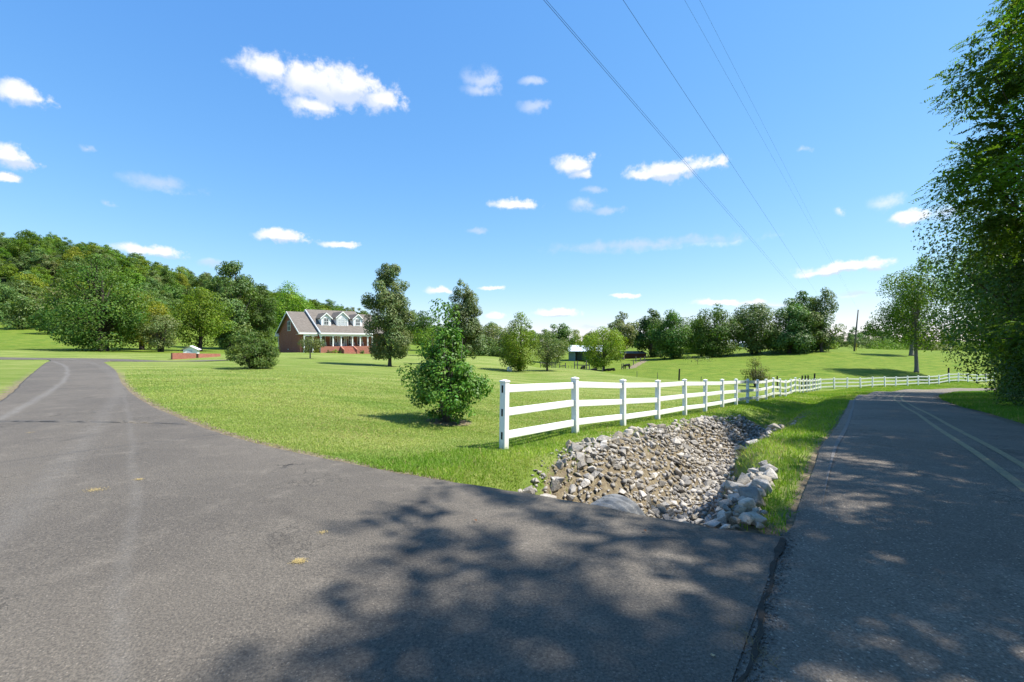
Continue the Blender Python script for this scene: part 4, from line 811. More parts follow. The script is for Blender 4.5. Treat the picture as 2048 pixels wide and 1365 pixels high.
for (X, Y), z in zip(ph, hz):
    i = int(hr.choice(len(hp), p=prob)); xx = 1024 + X / Y * F; lo = np.interp(xx, [-130, 250, 420, 560, 700, 890], [116, 112, 120, 126, 145, 175]); hi = np.interp(xx, [-130, 0, 150, 300, 400, 560, 700, 890], [228, 232, 248, 262, 272, 305, 340, 370]); f = (Y - lo) / (hi - lo)
    where = ('at the foot of' if xx < 330 else 'low on') if f < 0.25 else 'halfway up' if f < 0.65 else 'along the ridge of'
    side = 'behind the broad dark tree' if xx < 330 else 'behind the tallest oval tree' if xx < 540 else 'above the house roof' if xx < 735 else 'right of the tall pear tree'
    place_far(X, Y, z - 0.3, hr.uniform(0.5, 0.78), f'{HCOL[i]} tree {where} the wooded hill, {side}', 'trees of the wooded hillside', i)
for (x, d, s, kd, lb) in [(97, 99, 0.5, 1, 'dark tree standing out from the wood on the meadow'), (45, 108, 0.62, 0, 'spreading tree at the meadow edge of the wood'), (130, 104, 0.5, 0, 'small tree at the foot of the wood behind the broad tree')]:
    X = PX(x, d); o = place_far(X, d, gz(X, d) - 0.2, s, lb, None, kd)
FL = [(700, 215, .75), (748, 205, .7), (800, 190, .7), (840, 175, .72), (880, 185, .72), (915, 180, .65), (950, 170, .6), (985, 185, .68), (1020, 175, .62), (1060, 190, .72), (1090, 180, .62), (1150, 190, .55), (1175, 170, .45), (1215, 200, .6), (1265, 185, .62), (1300, 190, .6), (1340, 210, .62), (1375, 190, .55), (1410, 200, .6), (1455, 190, .5), (1490, 200, .55), (1540, 190, .55), (1580, 210, .6), (1625, 200, .55), (1670, 195, .5)]
for (x, d, s) in FL: X = PX(x, d); place_far(X, d, gz(X, d) - 0.4, s, 'distant tree in the line closing the fields', 'distant trees behind the pasture')
pf_ = [(1690, 205, .55), (1712, 190, .62), (1738, 195, .68), (1762, 190, .66), (1785, 200, .5), (1815, 190, .45), (1850, 200, .5), (1900, 190, .5)]
for (x, d, s) in pf_: X = PX(x, d); place_far(X, d, gz(X, d) - 0.4, s, 'distant bluish tree on the skyline behind the leaning pole', 'distant trees behind the leaning pole', 5)

# ---- tall trees crowding the right side of the road
RB = lambda s, o: (1.09 + 0.61 * s + 0.79 * o, 2.13 + 0.79 * s - 0.61 * o)
def road_tree(s, o, H, rad, label, group=None, name='roadside_tree', **kw):
    X, Y = RB(s, o); z = gz(X, Y); r = make_tree(name, int(s * 31 + o * 7 + 500), H, rad, **kw); r.location = (X, Y, z); return tag(r, label, 'tree' if 'bush' not in name else 'bush', group)
TALL = [(0, 0.55), (0.12, 0.85), (0.3, 1.0), (0.55, 1.0), (0.75, 0.8), (0.9, 0.5), (1, 0.2)]
SKIRT = [(0, 0.8), (0.1, 0.95), (0.3, 1.0), (0.6, 0.95), (0.8, 0.75), (1, 0.25)]
OVER = [(0, 0.5), (0.15, 0.62), (0.3, 0.74), (0.5, 1.0), (0.65, 1.0), (0.8, 0.92), (0.92, 0.78), (1, 0.5)]
W1 = road_tree(31.5, 8.9, 21.5, 5.7, 'tallest walnut tree overhanging the road with feathery drooping leaves', base=2.6, prof=OVER, leaf='walnut', nleaf=6500, lsize=0.17, ncl=74, clr=0.31, trunk_r=0.34, compound=True, fill=34000, flat=0.55, droop=0.35, nbr=74, lump=0.36, aspect=0.4)
W2 = road_tree(22.5, 9.6, 20.0, 5.4, 'near walnut tree whose feathery branches fill the top right corner', base=3.5, prof=OVER, leaf='walnut', nleaf=5000, lsize=0.17, ncl=70, clr=0.31, trunk_r=0.34, compound=True, fill=26000, flat=0.55, droop=0.35, nbr=70, lump=0.36, aspect=0.4)
road_tree(40, 9.4, 14.5, 5.2, 'dark ivy-covered tree below the tallest walnut', base=2.6, prof=SKIRT, leaf='ivy', nleaf=26000, lsize=0.21, ncl=90, clr=0.3, trunk_r=0.3, lump=0.42, nbr=50)
road_tree(49, 9.6, 13.5, 5.0, 'leafy tree in the middle of the roadside trees', base=3.4, prof=SKIRT, leaf='oak', nleaf=16000, lsize=0.22, ncl=80, clr=0.3, trunk_r=0.3, lump=0.42, nbr=50)
road_tree(57, 10.5, 13.0, 5.4, 'farthest roadside tree where the road bends away', base=3.8, prof=SKIRT, leaf='walnut', nleaf=12000, lsize=0.26, ncl=70, clr=0.3, trunk_r=0.3, lump=0.35, nbr=50)
road_tree(29, 11.5, 12.0, 4.2, 'dark vine-hung tree behind the verge at the picture edge', base=0.3, prof=SKIRT, leaf='ivy', nleaf=20000, lsize=0.18, ncl=170, clr=0.22, trunk_r=0.25, lump=0.25, nbr=40)
for i, (s, o, H, rad, lf, lb) in enumerate([(31, 7.9, 3.6, 2.2, 'ivy', 'dark low bush on the verge below the near walnut'), (36.5, 8.6, 4.6, 2.6, 'ivy', 'dark bush bulging towards the road below the ivy tree'), (42, 9.6, 4.2, 2.4, 'walnut', 'green bush on the inside of the road bend'), (48, 10.6, 4.4, 2.4, 'ivy', 'farther dark bush on the inside of the road bend'), (26, 8.8, 4.0, 2.4, 'oak', 'bush at the lower right picture edge beside the road')]):
    road_tree(s, o, H, rad, lb, name='roadside_bush', base=0.1, prof=BUSH, leaf=lf, nleaf=6500, lsize=0.13, ncl=110, clr=0.24, trunk_r=0.05, stems=6, nbr=40, lump=0.35)
# trees right of and behind the photographer: the photo shows their shade on the asphalt
W3 = None
for (s, o, lb, rt) in [(15.5, 9.8, 'roadside tree shading the road beside the ditch', 0.6), (10.5, 10.0, 'roadside tree shading the road beside the culvert', 4.4), (6.2, 7.8, 'young roadside tree shading the road opposite the culvert', 2.5), (11.5, 7.6, 'young roadside tree shading the road opposite the fence end', 0.9), (5.0, 9.2, 'roadside tree shading the driveway mouth', 1.9), (-4.0, 10.0, 'roadside tree shading the near road', 3.1)]:
    if s == 5.0: c = make_tree('roadside_tree', 779, 18.0, 5.8, 3.0, TALL, 'walnut', 3300, 0.20, ncl=58, clr=0.26, trunk_r=0.3, compound=True, fill=4600, flat=0.5, droop=0.4, nbr=44, lump=0.5, aspect=0.42); W4 = c
    elif s < 0: c = copy_tree(W4)
    elif W3 is None: W3 = c = make_tree('roadside_tree', 777, 15.5, 5.4, 3.0, TALL, 'walnut', 3600, 0.20, ncl=84, clr=0.24, trunk_r=0.3, compound=True, fill=1500, flat=0.5, droop=0.4, nbr=60, lump=0.4, aspect=0.42)
    else: c = copy_tree(W3)
    if 'young' in lb: c.scale = (0.6, 0.6, 0.62) if s < 10 else (0.72, 0.72, 0.78)
    X, Y = RB(s, o); c.location = (X, Y, gz(X, Y)); c.rotation_euler.z = rt; tag(c, lb, 'tree', 'roadside trees casting the foreground shade')
# ------------------------------------------------------------------ white vinyl fence
m, t, out = new_mat('white_vinyl'); k = NT(t); v = k.obj(); spz = k.n('ShaderNodeSeparateXYZ'); k.l(v, spz.inputs[0])
grime = k.math('MULTIPLY', k.ramp(k.noise(v, 7, 5, 0.75), 0.45, 0.75), k.ramp(k.noise(k.scale(v, (9, 9, 1.5)), 1.0, 4), 0.35, 0.7, 0.1, 0.55))
splash = k.math('MULTIPLY', k.ramp(spz.outputs[2], -1.02, -1.28), k.ramp(k.noise(v, 16, 4, 0.7), 0.3, 0.65, 0.15, 0.9))   # mud splashed on the foot of the posts
c = k.mix(grime, (0.79, 0.79, 0.77), (0.56, 0.57, 0.50)); c = k.mix(k.math('MULTIPLY', splash, 0.6), c, (0.34, 0.36, 0.20)); k.bsdf(out, c, 0.5, 0.35); M['vinyl'] = m
M['slot'] = plain('slot_shade_and_handle', (0.03, 0.03, 0.03), 0.9, 0.1)
fence = empty('white_fence', (-0.13, 8.24, gz(-0.13, 8.24))); tag(fence, 'white three-rail vinyl fence following the ditch and bending along the road', 'fence')
FO = Vector(fence.location)
fp = [(-0.13 + 0.628 * 2.44 * i, 8.24 + 0.778 * 2.44 * i) for i in range(23)] + [(35.3 + 0.923 * 2.43 * i, 52.1 + 0.388 * 2.43 * i) for i in range(0, 17)]
fz_ = ground_z(np.array(fp)[:, 0], np.array(fp)[:, 1]); FH, PW = 1.25, 0.127
# the tops dip and rise a little as the posts settled
tops = [z + FH + 0.02 * math.sin(i * 1.9) - (0.14 if i == 14 else 0.05 if i in (13, 15) else 0) for i, z in enumerate(fz_)]
pm = MB().box(-PW / 2, -PW / 2, -1.45, PW / 2, PW / 2, -0.035).build('post', M['vinyl'], fence, bevel=0.006)
cm = MB(); h = PW / 2 + 0.008
cm.add([(-h, -h, -0.04), (h, -h, -0.04), (h, h, -0.04), (-h, h, -0.04), (-h, -h, -0.015), (h, -h, -0.015), (h, h, -0.015), (-h, h, -0.015), (0, 0, 0.012)], [(3, 2, 1, 0), (0, 1, 5, 4), (1, 2, 6, 5), (2, 3, 7, 6), (3, 0, 4, 7), (4, 5, 8), (5, 6, 8), (6, 7, 8), (7, 4, 8)])
cp = cm.build('post_cap', M['vinyl'], pm)
for i, ((x, y), tz) in enumerate(zip(fp, tops)):
    ang = math.atan2(0.778, 0.628) if i < 23 else math.atan2(0.388, 0.923)
    if i == 0: p = pm; c = cp
    else: p = pm.copy(); col.objects.link(p); p.parent = fence; c = cp.copy(); col.objects.link(c); c.parent = p
    p.location = Vector((x, y, tz)) - FO; p.rotation_euler = (R(1.0) * math.sin(i * 3.1), R(1.2) * math.cos(i * 2.3) + (R(7) if i == 29 else 0), ang)
RAILZ = (-0.16, -0.585, -1.0)
for i in range(len(fp) - 1):
    a, b = Vector((*fp[i], tops[i])) - FO, Vector((*fp[i + 1], tops[i + 1])) - FO
    for q in RAILZ:
        d = (b - a).normalized() * 0.05
        MB().beam(a + Vector((0, 0, q)) + d, b + Vector((0, 0, q + (0.02 * math.sin(i * 5 + q * 9)))) - d, 0.038, 0.14).build('rail', M['vinyl'], fence, bevel=0.004)
# dark plates on the end post: shade of its open rail sockets, painted
ang0 = math.atan2(0.778, 0.628)
for q in RAILZ:
    MB().box(-PW / 2 - 0.004, -0.018, q - 0.068 if q > -0.2 else q - 0.065, -PW / 2 + 0.01, 0.018, q + 0.065).build('rail_socket_shade', M['slot'], pm)

# ------------------------------------------------------------------ brick house
def brick_mat(name, c0, c1, mortar, sc=1.0):
    m, t, out = new_mat(name); k = NT(t); v = k.obj(); g = k.n('ShaderNodeNewGeometry')
    sp = k.n('ShaderNodeSeparateXYZ'); k.l(v, sp.inputs[0]); cb = k.n('ShaderNodeCombineXYZ'); k.l(k.math('ADD', sp.outputs[0], sp.outputs[1]), cb.inputs[0]); k.l(sp.outputs[2], cb.inputs[1])
    br = k.n('ShaderNodeTexBrick'); k.l(cb.outputs[0], br.inputs['Vector']); br.inputs['Color1'].default_value = (*c0, 1); br.inputs['Color2'].default_value = (*c1, 1); br.inputs['Mortar'].default_value = (*mortar, 1)
    br.inputs['Scale'].default_value = 1.0; br.inputs['Brick Width'].default_value = 0.21 * sc; br.inputs['Row Height'].default_value = 0.075 * sc; br.inputs['Mortar Size'].default_value = 0.006
    c = k.mix(k.ramp(k.noise(v, 0.7, 4), 0.3, 0.7, 0, 0.35), br.outputs['Color'], k.mix(1.0, br.outputs['Color'], (0.7, 0.7, 0.7), 'MULTIPLY'))
    k.bsdf(out, c, 0.85, 0.2, k.bump(br.outputs['Fac'], -0.4, 0.01)); return m
M['brick'] = brick_mat('red_brick', (0.27, 0.080, 0.052), (0.36, 0.115, 0.072), (0.34, 0.25, 0.2)); M['porch_brick'] = brick_mat('porch_brick', (0.31, 0.098, 0.062), (0.41, 0.14, 0.09), (0.37, 0.28, 0.22))
m, t, out = new_mat('shingles'); k = NT(t); v = k.obj()
br = k.n('ShaderNodeTexBrick'); k.l(v, br.inputs['Vector']); br.inputs['Scale'].default_value = 1.0; br.inputs['Brick Width'].default_value = 0.32; br.inputs['Row Height'].default_value = 0.14; br.inputs['Mortar Size'].default_value = 0.008
br.inputs['Color1'].default_value = (0.14, 0.119, 0.098, 1); br.inputs['Color2'].default_value = (0.205, 0.177, 0.149, 1); br.inputs['Mortar'].default_value = (0.09, 0.08, 0.07, 1)
c = k.mix(k.ramp(k.noise(v, 1.4, 5, 0.7), 0.3, 0.7), br.outputs['Color'], k.mix(0.4, br.outputs['Color'], (0.155, 0.132, 0.113))); k.bsdf(out, c, 0.9, 0.15, k.bump(k.noise(v, 20, 3), 0.4, 0.01)); M['shingle'] = m
M['trim'] = plain('white_trim', (0.78, 0.78, 0.76), 0.5, 0.3, 0.04); M['siding'] = plain('white_siding', (0.74, 0.75, 0.76), 0.55, 0.3, 0.05); M['greywall'] = plain('grey_siding', (0.42, 0.46, 0.52), 0.6, 0.3, 0.06)
M['glass'] = plain('window_glass', (0.035, 0.05, 0.06), 0.06, 0.6, 0.2, 1); M['curtain'] = plain('pale_blind', (0.45, 0.47, 0.48), 0.4, 0.5, 0.1)  # pale grey panes for the door sidelights and middle dormer
house = empty('brick_house', (-34.9, 75.0, -0.34), R(42)); tag(house, 'red brick house with columned porch and three white roof dormers', 'house')
house.location.z = gz(-34.9, 75.0)
HB = -0.9                                # walls go down into the slope
D_, YR, EZ = 12.6, 6.3, 3.35
SL = 0.56
zL = lambda y: 7.1 - SL * abs(y - YR); zM = lambda y: 7.6 - SL * abs(y - YR)
# walls
MB().prism([(0.1, 1.4, HB), (0.1, D_, HB), (0.1, D_, zL(D_) - 0.12), (0.1, YR, 7.1 - 0.14), (0.1, 0.05, zL(0.05) - 0.14), (0.1, 0.05, 2.85), (0.1, 1.4, 2.85)], (0.3, 0, 0)).build('gable_wall', M['brick'], house)
MB().box(0.1, 0.05, HB, 0.4, 1.395, 2.845).build('wing_wall', M['brick'], house)
MB().box(0.4, 1.5, HB, 14.4, 1.8, 3.3).build('front_wall', M['brick'], house)
MB().box(0.4, D_ - 0.3, HB, 14.4, D_ - 0.003, 3.2).build('back_wall', M['brick'], house)
MB().prism([(14.4, 1.4, HB), (14.4, D_, HB), (14.4, D_, zL(D_) - 0.12), (14.4, YR, 6.96), (14.4, 1.4, zL(1.4) - 0.14)], (0.3, 0, 0)).build('gable_wall', M['brick'], house)
# roofs: slabs with thickness
def gable_roof(x0, x1, zf, yf, yb, th=0.16):
    prof = [(yf, zf(yf)), (YR, zf(YR)), (yb, zf(yb)), (yb, zf(yb) - th), (YR, zf(YR) - th), (yf, zf(yf) - th)]
    return MB().prism([(x0, y, z) for y, z in prof], (x1 - x0, 0, 0))
rl = gable_roof(-0.35, 2.9, zL, -0.45, D_ + 0.55).build('roof', M['shingle'], house); rl['label'] = 'lower shingled roof over the gable end'
rm = gable_roof(2.9, 11.9, zM, -1.32, D_ + 0.6).build('roof', M['shingle'], house); rm['label'] = 'raised main roof carrying the dormers'
gable_roof(11.9, 15.1, zL, -0.45, D_ + 0.55).build('roof', M['shingle'], house)
for x in (2.84, 11.9):                   # step between the two roof heights
    MB().prism([(x, -1.25, zM(-1.25) - 0.02), (x, YR, 7.58), (x, D_ + 0.5, zM(D_ + 0.5) - 0.02), (x, D_ + 0.5, zM(D_ + 0.5) - 0.62), (x, YR, 6.98), (x, -1.25, zM(-1.25) - 0.2)], (0.055, 0, 0)).build('roof_step', M['greywall'], house)
# rakes, fascia and eaves
def rake(x, zf, yf, yb):
    MB().prism([(x, yf, zf(yf) - 0.01), (x, YR, zf(YR) - 0.01), (x, YR, zf(YR) - 0.27), (x, yf, zf(yf) - 0.27)], (-0.05, 0, 0)).build('rake_board', M['trim'], house)
    MB().prism([(x, yb, zf(yb) - 0.01), (x, YR, zf(YR) - 0.01), (x, YR, zf(YR) - 0.27), (x, yb, zf(yb) - 0.27)], (-0.05, 0, 0)).build('rake_board', M['trim'], house)
rake(-0.352, zL, -0.45, D_ + 0.55); rake(2.79, zM, -1.32, D_ + 0.6)
MB().box(-0.30, -0.50, 3.05, 2.78, -0.455, 3.30).build('fascia', M['trim'], house); MB().box(2.85, -1.37, 3.05, 11.95, -1.325, 3.30).build('fascia', M['trim'], house)
MB().box(0.45, -0.30, 2.72, 2.7, -0.05, 3.10).build('porch_beam', M['trim'], house); MB().box(2.75, -1.10, 2.72, 12.05, -0.80, 3.12).build('porch_beam', M['trim'], house)
MB().box(-0.3, -0.45, 3.00, 2.85, 1.4, 3.04).build('porch_ceiling', M['trim'], house); MB().box(2.9, -1.25, 3.0, 11.95, 1.45, 3.035).build('porch_ceiling', M['trim'], house)
MB().box(-0.34, D_ - 0.5, 2.75, 0.05, D_ + 0.5, 3.0).build('eave_return', M['trim'], house)
MB().prism([(-0.34, D_ + 0.05, 3.3), (-0.34, D_ + 1.1, 2.85), (-0.34, D_ + 1.1, 2.75), (-0.34, D_ + 0.05, 2.75)], (1.2, 0, 0)).build('rear_eave', M['trim'], house)
MB().box(-0.02, D_ + 0.02, HB, 0.08, D_ + 0.12, 2.9).build('downspout', M['trim'], house)
# porch, steps, columns
PF = 1.0
MB().box(2.9, -1.15, HB, 6.25, 1.495, PF).build('porch_base', M['porch_brick'], house); MB().box(8.65, -1.15, HB, 11.95, 1.495, PF).build('porch_base', M['porch_brick'], house); MB().box(6.255, -1.0, HB, 8.645, 1.49, PF).build('porch_base', M['porch_brick'], house)
for i in range(5): MB().box(6.45, -1.05 - 0.32 * (i + 1), HB, 8.45, -1.002 - 0.32 * i, PF - 0.19 * (i + 1)).build('step', M['porch_brick'], house)
for x in (6.2, 8.46): MB().prism([(x, -1.16, HB), (x, -2.75, HB), (x, -2.75, 0.45), (x, -2.3, 0.55), (x, -1.16, PF + 0.02)], (0.24, 0, 0)).build('cheek_wall', M['porch_brick'], house)
def column(x, y, z0):
    mb = MB(); mb.tube([(x, y, z0), (x, y, z0 + 0.1)], [0.16, 0.16], 12); mb.tube([(x, y, z0 + 0.1), (x, y, 2.6)], [0.125, 0.105], 12); mb.box(x - 0.15, y - 0.15, 2.6, x + 0.15, y + 0.15, 2.718); mb.build('column', M['trim'], house)
for x in (5.0, 6.4, 8.4, 9.8, 11.2): column(x, -0.95, PF)
column(2.98, -0.95, -0.25); column(11.95 + .1, -0.95, -0.25); column(0.55, -0.18, -0.25); column(1.95, -0.18, -0.25)
# windows and door of the porch
def window(parent, x, y, z0, w, h, name='window', glass='glass', rows=1, cols=1):
    f = MB(); e = 0.09
    for (a, b, c, d) in ((x - w / 2 - e, x - w / 2, z0 - e, z0 + h + e), (x + w / 2, x + w / 2 + e, z0 - e, z0 + h + e)): f.box(a, y - 0.05, c, b, y + 0.02, d)
    f.box(x - w / 2, y - 0.05, z0 + h, x + w / 2, y + 0.02, z0 + h + e); f.box(x - w / 2, y - 0.05, z0 - e, x + w / 2, y + 0.02, z0)
    f.box(x - w / 2, y - 0.045, z0 + h / 2 - 0.03, x + w / 2, y + 0.018, z0 + h / 2 + 0.03)
    for i in range(1, cols): q = x - w / 2 + w * i / cols; f.box(q - 0.018, y - 0.04, z0, q + 0.018, y + 0.016, z0 + h)
    for i in range(1, rows): q = z0 + h * i / rows; f.box(x - w / 2, y - 0.038, q - 0.015, x + w / 2, y + 0.014, q + 0.015)
    o = f.build(name, M['trim'], parent)
    MB().box(x - w / 2, y - 0.015, z0, x + w / 2, y + 0.005, z0 + h).build('pane', M[glass], o if parent is house else parent); return o
for x in (4.15, 5.85, 9.1, 10.75): window(house, x, 1.49, PF + 0.35, 0.75, 1.45, cols=2, rows=4)
window(house, 1.7, 1.49, 1.1, 1.0, 1.4, cols=2, rows=4)
d = MB(); d.box(6.62, 1.40, PF + 0.003, 6.74, 1.499, 3.0); d.box(8.26, 1.40, PF + 0.003, 8.38, 1.499, 3.0); d.box(6.74, 1.40, 2.86, 8.26, 1.499, 2.998); d.box(7.0, 1.41, PF + 0.003, 7.06, 1.499, 2.86); d.box(7.94, 1.41, PF + 0.003, 8.0, 1.499, 2.86)
df = d.build('door_frame', M['trim'], house)
dd = MB().box(7.062, 1.43, PF + 0.005, 7.938, 1.48, 2.857).build('door', M['siding'], house); MB().box(7.2, 1.42, PF + 0.45, 7.8, 1.434, 2.65).build('door_glass', M['glass'], dd); MB().box(7.12, 1.39, PF + 0.95, 7.16, 1.428, PF + 1.07).build('handle', M['slot'], dd)
for x in (6.87, 8.13): MB().box(x - 0.128, 1.44, PF + 0.1, x + 0.128, 1.47, 2.85).build('sidelight', M['curtain'], df)
for x in (6.45, 8.55): MB().box(x - 0.07, 1.38, 2.3, x + 0.07, 1.498, 2.55).build('porch_light', M['trim'], house)
# double window high in the gable, and a small vent
gw = MB()
for (y0, y1) in ((5.45, 5.53), (6.26, 6.36), (7.09, 7.17)): gw.box(0.03, y0, 3.75, 0.12, y1, 5.35)
for (z0, z1) in ((3.67, 3.75), (4.52, 4.58), (5.35, 5.43)): gw.box(0.032, 5.45, z0, 0.118, 7.17, z1)
g_ = gw.build('window', M['trim'], house); g_['label'] = 'white double window high in the brick gable'
MB().box(0.06, 5.53, 3.75, 0.095, 6.26, 5.35).build('pane', M['glass'], g_); MB().box(0.06, 6.36, 3.75, 0.095, 7.09, 5.35).build('pane', M['glass'], g_)
MB().box(0.06, 6.7, 0.35, 0.098, 6.95, 0.55).build('wall_vent', M['trim'], house)
# dormers
def dormer(xc, w, zs, h, big=False):
    yf = 0.95; zb = zM(yf); rise = w * 0.46; zt = zb + h; ybk = YR - (7.6 - zt) / SL; ybr = YR - (7.6 - zt - rise) / SL
    f = MB().prism([(xc - w / 2, yf, zb - 0.1), (xc + w / 2, yf, zb - 0.1), (xc + w / 2, yf, zt), (xc, yf, zt + rise), (xc - w / 2, yf, zt)], (0, 0.12, 0)).build('dormer', M['siding'], house)
    for sx_ in (-1, 1):
        x = xc + sx_ * (w / 2 - 0.06); MB().prism([(x - 0.05, yf + 0.121, zb - 0.1), (x - 0.05, yf + 0.121, zt), (x - 0.05, ybk, zt)], (0.1, 0, 0)).build('dormer_cheek', M['siding'], f)
        e = 0.22; MB().prism([(xc, yf - 0.2, zt + rise + 0.02), (xc + sx_ * (w / 2 + e), yf - 0.2, zt - 0.92 * e + 0.02), (xc + sx_ * (w / 2 + e), yf - 0.2, zt - 0.92 * e + 0.11), (xc, yf - 0.2, zt + rise + 0.11)], (0, ybr - yf + 0.25, 0)).build('dormer_roof', M['shingle'], f)
        MB().prism([(xc, yf - 0.23, zt + rise - 0.10), (xc + sx_ * (w / 2 + e), yf - 0.23, zt - 0.92 * e - 0.10), (xc + sx_ * (w / 2 + e), yf - 0.23, zt - 0.92 * e + 0.10), (xc, yf - 0.23, zt + rise + 0.10)], (0, 0.028, 0)).build('dormer_trim', M['trim'], f)
    if not big: window(f, xc, yf - 0.005, zb + 0.12, w * 0.46, h - 0.25, cols=2, rows=4)
    else:
        mb = MB(); ww = w * 0.30; pts = [(xc - ww / 2, zb + 0.12), (xc + ww / 2, zb + 0.12)] + [(xc + ww / 2 * math.cos(a), zb + h * 0.85 + ww / 2 * math.sin(a)) for a in np.linspace(0, math.pi, 9)]
        mb.prism([(a, yf - 0.02, b) for a, b in pts], (0, 0.018, 0)); pa = mb.build('pane', M['curtain'], f)
        for sx_ in (-1, 1): MB().box(xc + sx_ * w * 0.29 - 0.17, yf - 0.02, zb + 0.12, xc + sx_ * w * 0.29 + 0.17, yf - 0.003, zb + h * 0.85).build('pane', M['curtain'], f)
        fr = MB()
        for q in (-w * 0.40, -w * 0.175, w * 0.175, w * 0.40): fr.box(xc + q - 0.03, yf - 0.06, zb + 0.1, xc + q + 0.03, yf - 0.021, zb + h * 0.88)
        for q in (0.35, 0.6): fr.box(xc - w * 0.4, yf - 0.05, zb + 0.12 + q * h, xc + w * 0.4, yf - 0.021, zb + 0.15 + q * h)
        fr.build('window', M['trim'], f)
dormer(4.55, 1.65, 0, 1.35); dormer(7.4, 2.05, 0, 1.5, True); dormer(10.2, 1.65, 0, 1.35)
HM = Matrix.Translation(house.location) @ Matrix.Rotation(R(42), 4, 'Z')
def hp_(x, y, z): return HM @ Vector((x, y, z))
# rocking chairs on the porch
M['chair'] = plain('white_wood', (0.76, 0.76, 0.75), 0.5, 0.3, 0.05)
def rocker():
    t = empty('rocking_chair', (0, 0, 0)); MB().box(-0.27, -0.25, 0.38, 0.27, 0.25, 0.43).build('seat', M['chair'], t)
    b = MB()
    for i in range(6): x = -0.22 + i * 0.088; b.beam((x, 0.25, 0.43), (x, 0.45, 1.1), 0.05, 0.02)
    b.beam((-0.26, 0.45, 1.1), (0.26, 0.45, 1.1), 0.03, 0.08); b.build('backrest', M['chair'], t)
    for s in (-1, 1):
        MB().box(s * 0.30 - 0.045, -0.3, 0.62, s * 0.30 + 0.045, 0.33, 0.65).build('armrest', M['chair'], t)
        MB().beam((s * 0.27, -0.24, 0.04), (s * 0.29, -0.24, 0.62), 0.045, 0.045, (0, 1, 0)).build('leg', M['chair'], t); MB().beam((s * 0.27, 0.25, 0.04), (s * 0.27, 0.30, 0.62), 0.045, 0.045, (0, 1, 0)).build('leg', M['chair'], t)
        MB().tube([(s * 0.27, -0.42, 0.09), (s * 0.27, -0.15, 0.02), (s * 0.27, 0.2, 0.02), (s * 0.27, 0.55, 0.10)], 0.022, 6).build('rocker', M['chair'], t)
    return t
rk = rocker()
for i, (x, rz, lb) in enumerate([(3.95, 0.3, 'white rocking chair at the gable end of the brick porch'), (5.75, -0.1, 'white rocking chair between porch windows left of the door'), (9.0, 0.2, 'white rocking chair just right of the front door'), (10.7, -0.3, 'white rocking chair nearest the tall pear tree')]):
    c = rk if i == 0 else copy_tree(rk); c.location = hp_(x, 0.45, PF + 0.002); c.rotation_euler.z = R(42) + rz; tag(c, lb, 'chair', 'rocking chairs on the porch')
M['wreath'] = plain('wreath_green', (0.03, 0.06, 0.02), 0.9, 0.1, 0.5, 20)
w = MB(); w.tube([(0.24 * math.cos(a), 0, 0.24 * math.sin(a)) for a in np.linspace(0, 2 * math.pi, 19)], 0.085, 8, cap=False); wo_ = w.build('door_wreath', M['wreath'], smooth=True); wo_.matrix_world = HM @ Matrix.Translation((7.5, 1.33, 2.2)); tag(wo_, 'round green wreath hanging on the white front door', 'wreath')
for (x, y, H, rad, lf, lb) in [(0.75, -0.75, 0.9, 0.5, 'yellow', 'orange-tinged lily clump at the gable corner of the house'), (2.3, -0.8, 0.75, 0.55, 'yellow', 'yellow-green shrub left of the raised porch'), (4.0, -1.9, 0.55, 0.75, 'round', 'low dark shrub against the porch brick'), (5.0, -2.0, 0.7, 0.5, 'lime', 'yellow-green shrub left of the porch steps'), (5.75, -2.0, 0.45, 0.4, 'dark', 'small dark shrub beside the left step wall'), (9.7, -1.9, 0.7, 0.5, 'dark', 'dark shrub right of the porch steps'), (11.5, -1.9, 0.8, 0.6, 'round', 'shrub at the pear tree end of the porch')]:
    p = hp_(x, y, 0); o = make_tree('porch_shrub', int(x * 100), H, rad, 0.04, BUSH, lf, 700, 0.09, ncl=24, trunk_r=0.02, stems=4, nbr=10); o.location = (p.x, p.y, gz(p.x, p.y)); tag(o, lb, 'shrub')
for (x, lb) in ((6.35, 'dark potted plant left of the front door'), (8.7, 'dark potted plant right of the front door')):
    p = hp_(x, 1.0, PF + 0.002); o = make_tree('potted_plant', int(x * 50), 0.85, 0.28, 0.32, BUSH, 'dark', 400, 0.08, ncl=16, trunk_r=0.012, stems=3, nbr=8); pot = MB(); pot.tube([(0, 0, 0), (0, 0, 0.34)], [0.13, 0.19], 12); pot.build('pot', M['bark_dark'], o); o.location = p; tag(o, lb, 'plant')

# ------------------------------------------------------------------ retaining wall and well house
mb = MB(); a = P(345, 714, 43); b = P(392, 712, 45); c = P(397, 712, 45.6); e = P(441, 710, 49)
rw = empty('brick_retaining_wall', (a[0], a[1], gz(a[0], a[1]))); tag(rw, 'low red brick retaining wall at the lawn edge', 'wall'); A0 = Vector(rw.location)
def wallseg(p, q, top0, top1, nm):
    p, q = Vector((p[0], p[1], 0)), Vector((q[0], q[1], 0)); d = (q - p).normalized(); nn = Vector((-d.y, d.x, 0)) * 0.24
    pts = [p + Vector((0, 0, A0.z - 0.8)), q + Vector((0, 0, A0.z - 0.8)), q + Vector((0, 0, top1)), p + Vector((0, 0, top0))]
    MB().prism([v_ - A0 for v_ in pts], nn).build(nm, M['brick'], rw)
zt = lambda y, d: CH - (y - 682.5) / F * d
wallseg(a, b, zt(706.5, 43), zt(707, 45), 'wall_section'); wallseg(c, e, zt(707.6, 45.6), zt(707.8, 49), 'wall_section')
wallseg((a[0] - 0.01, a[1] + 0.25), (a[0] - 1.2, a[1] + 4), zt(706.5, 43), zt(706.5, 43) - 0.1, 'wall_section')
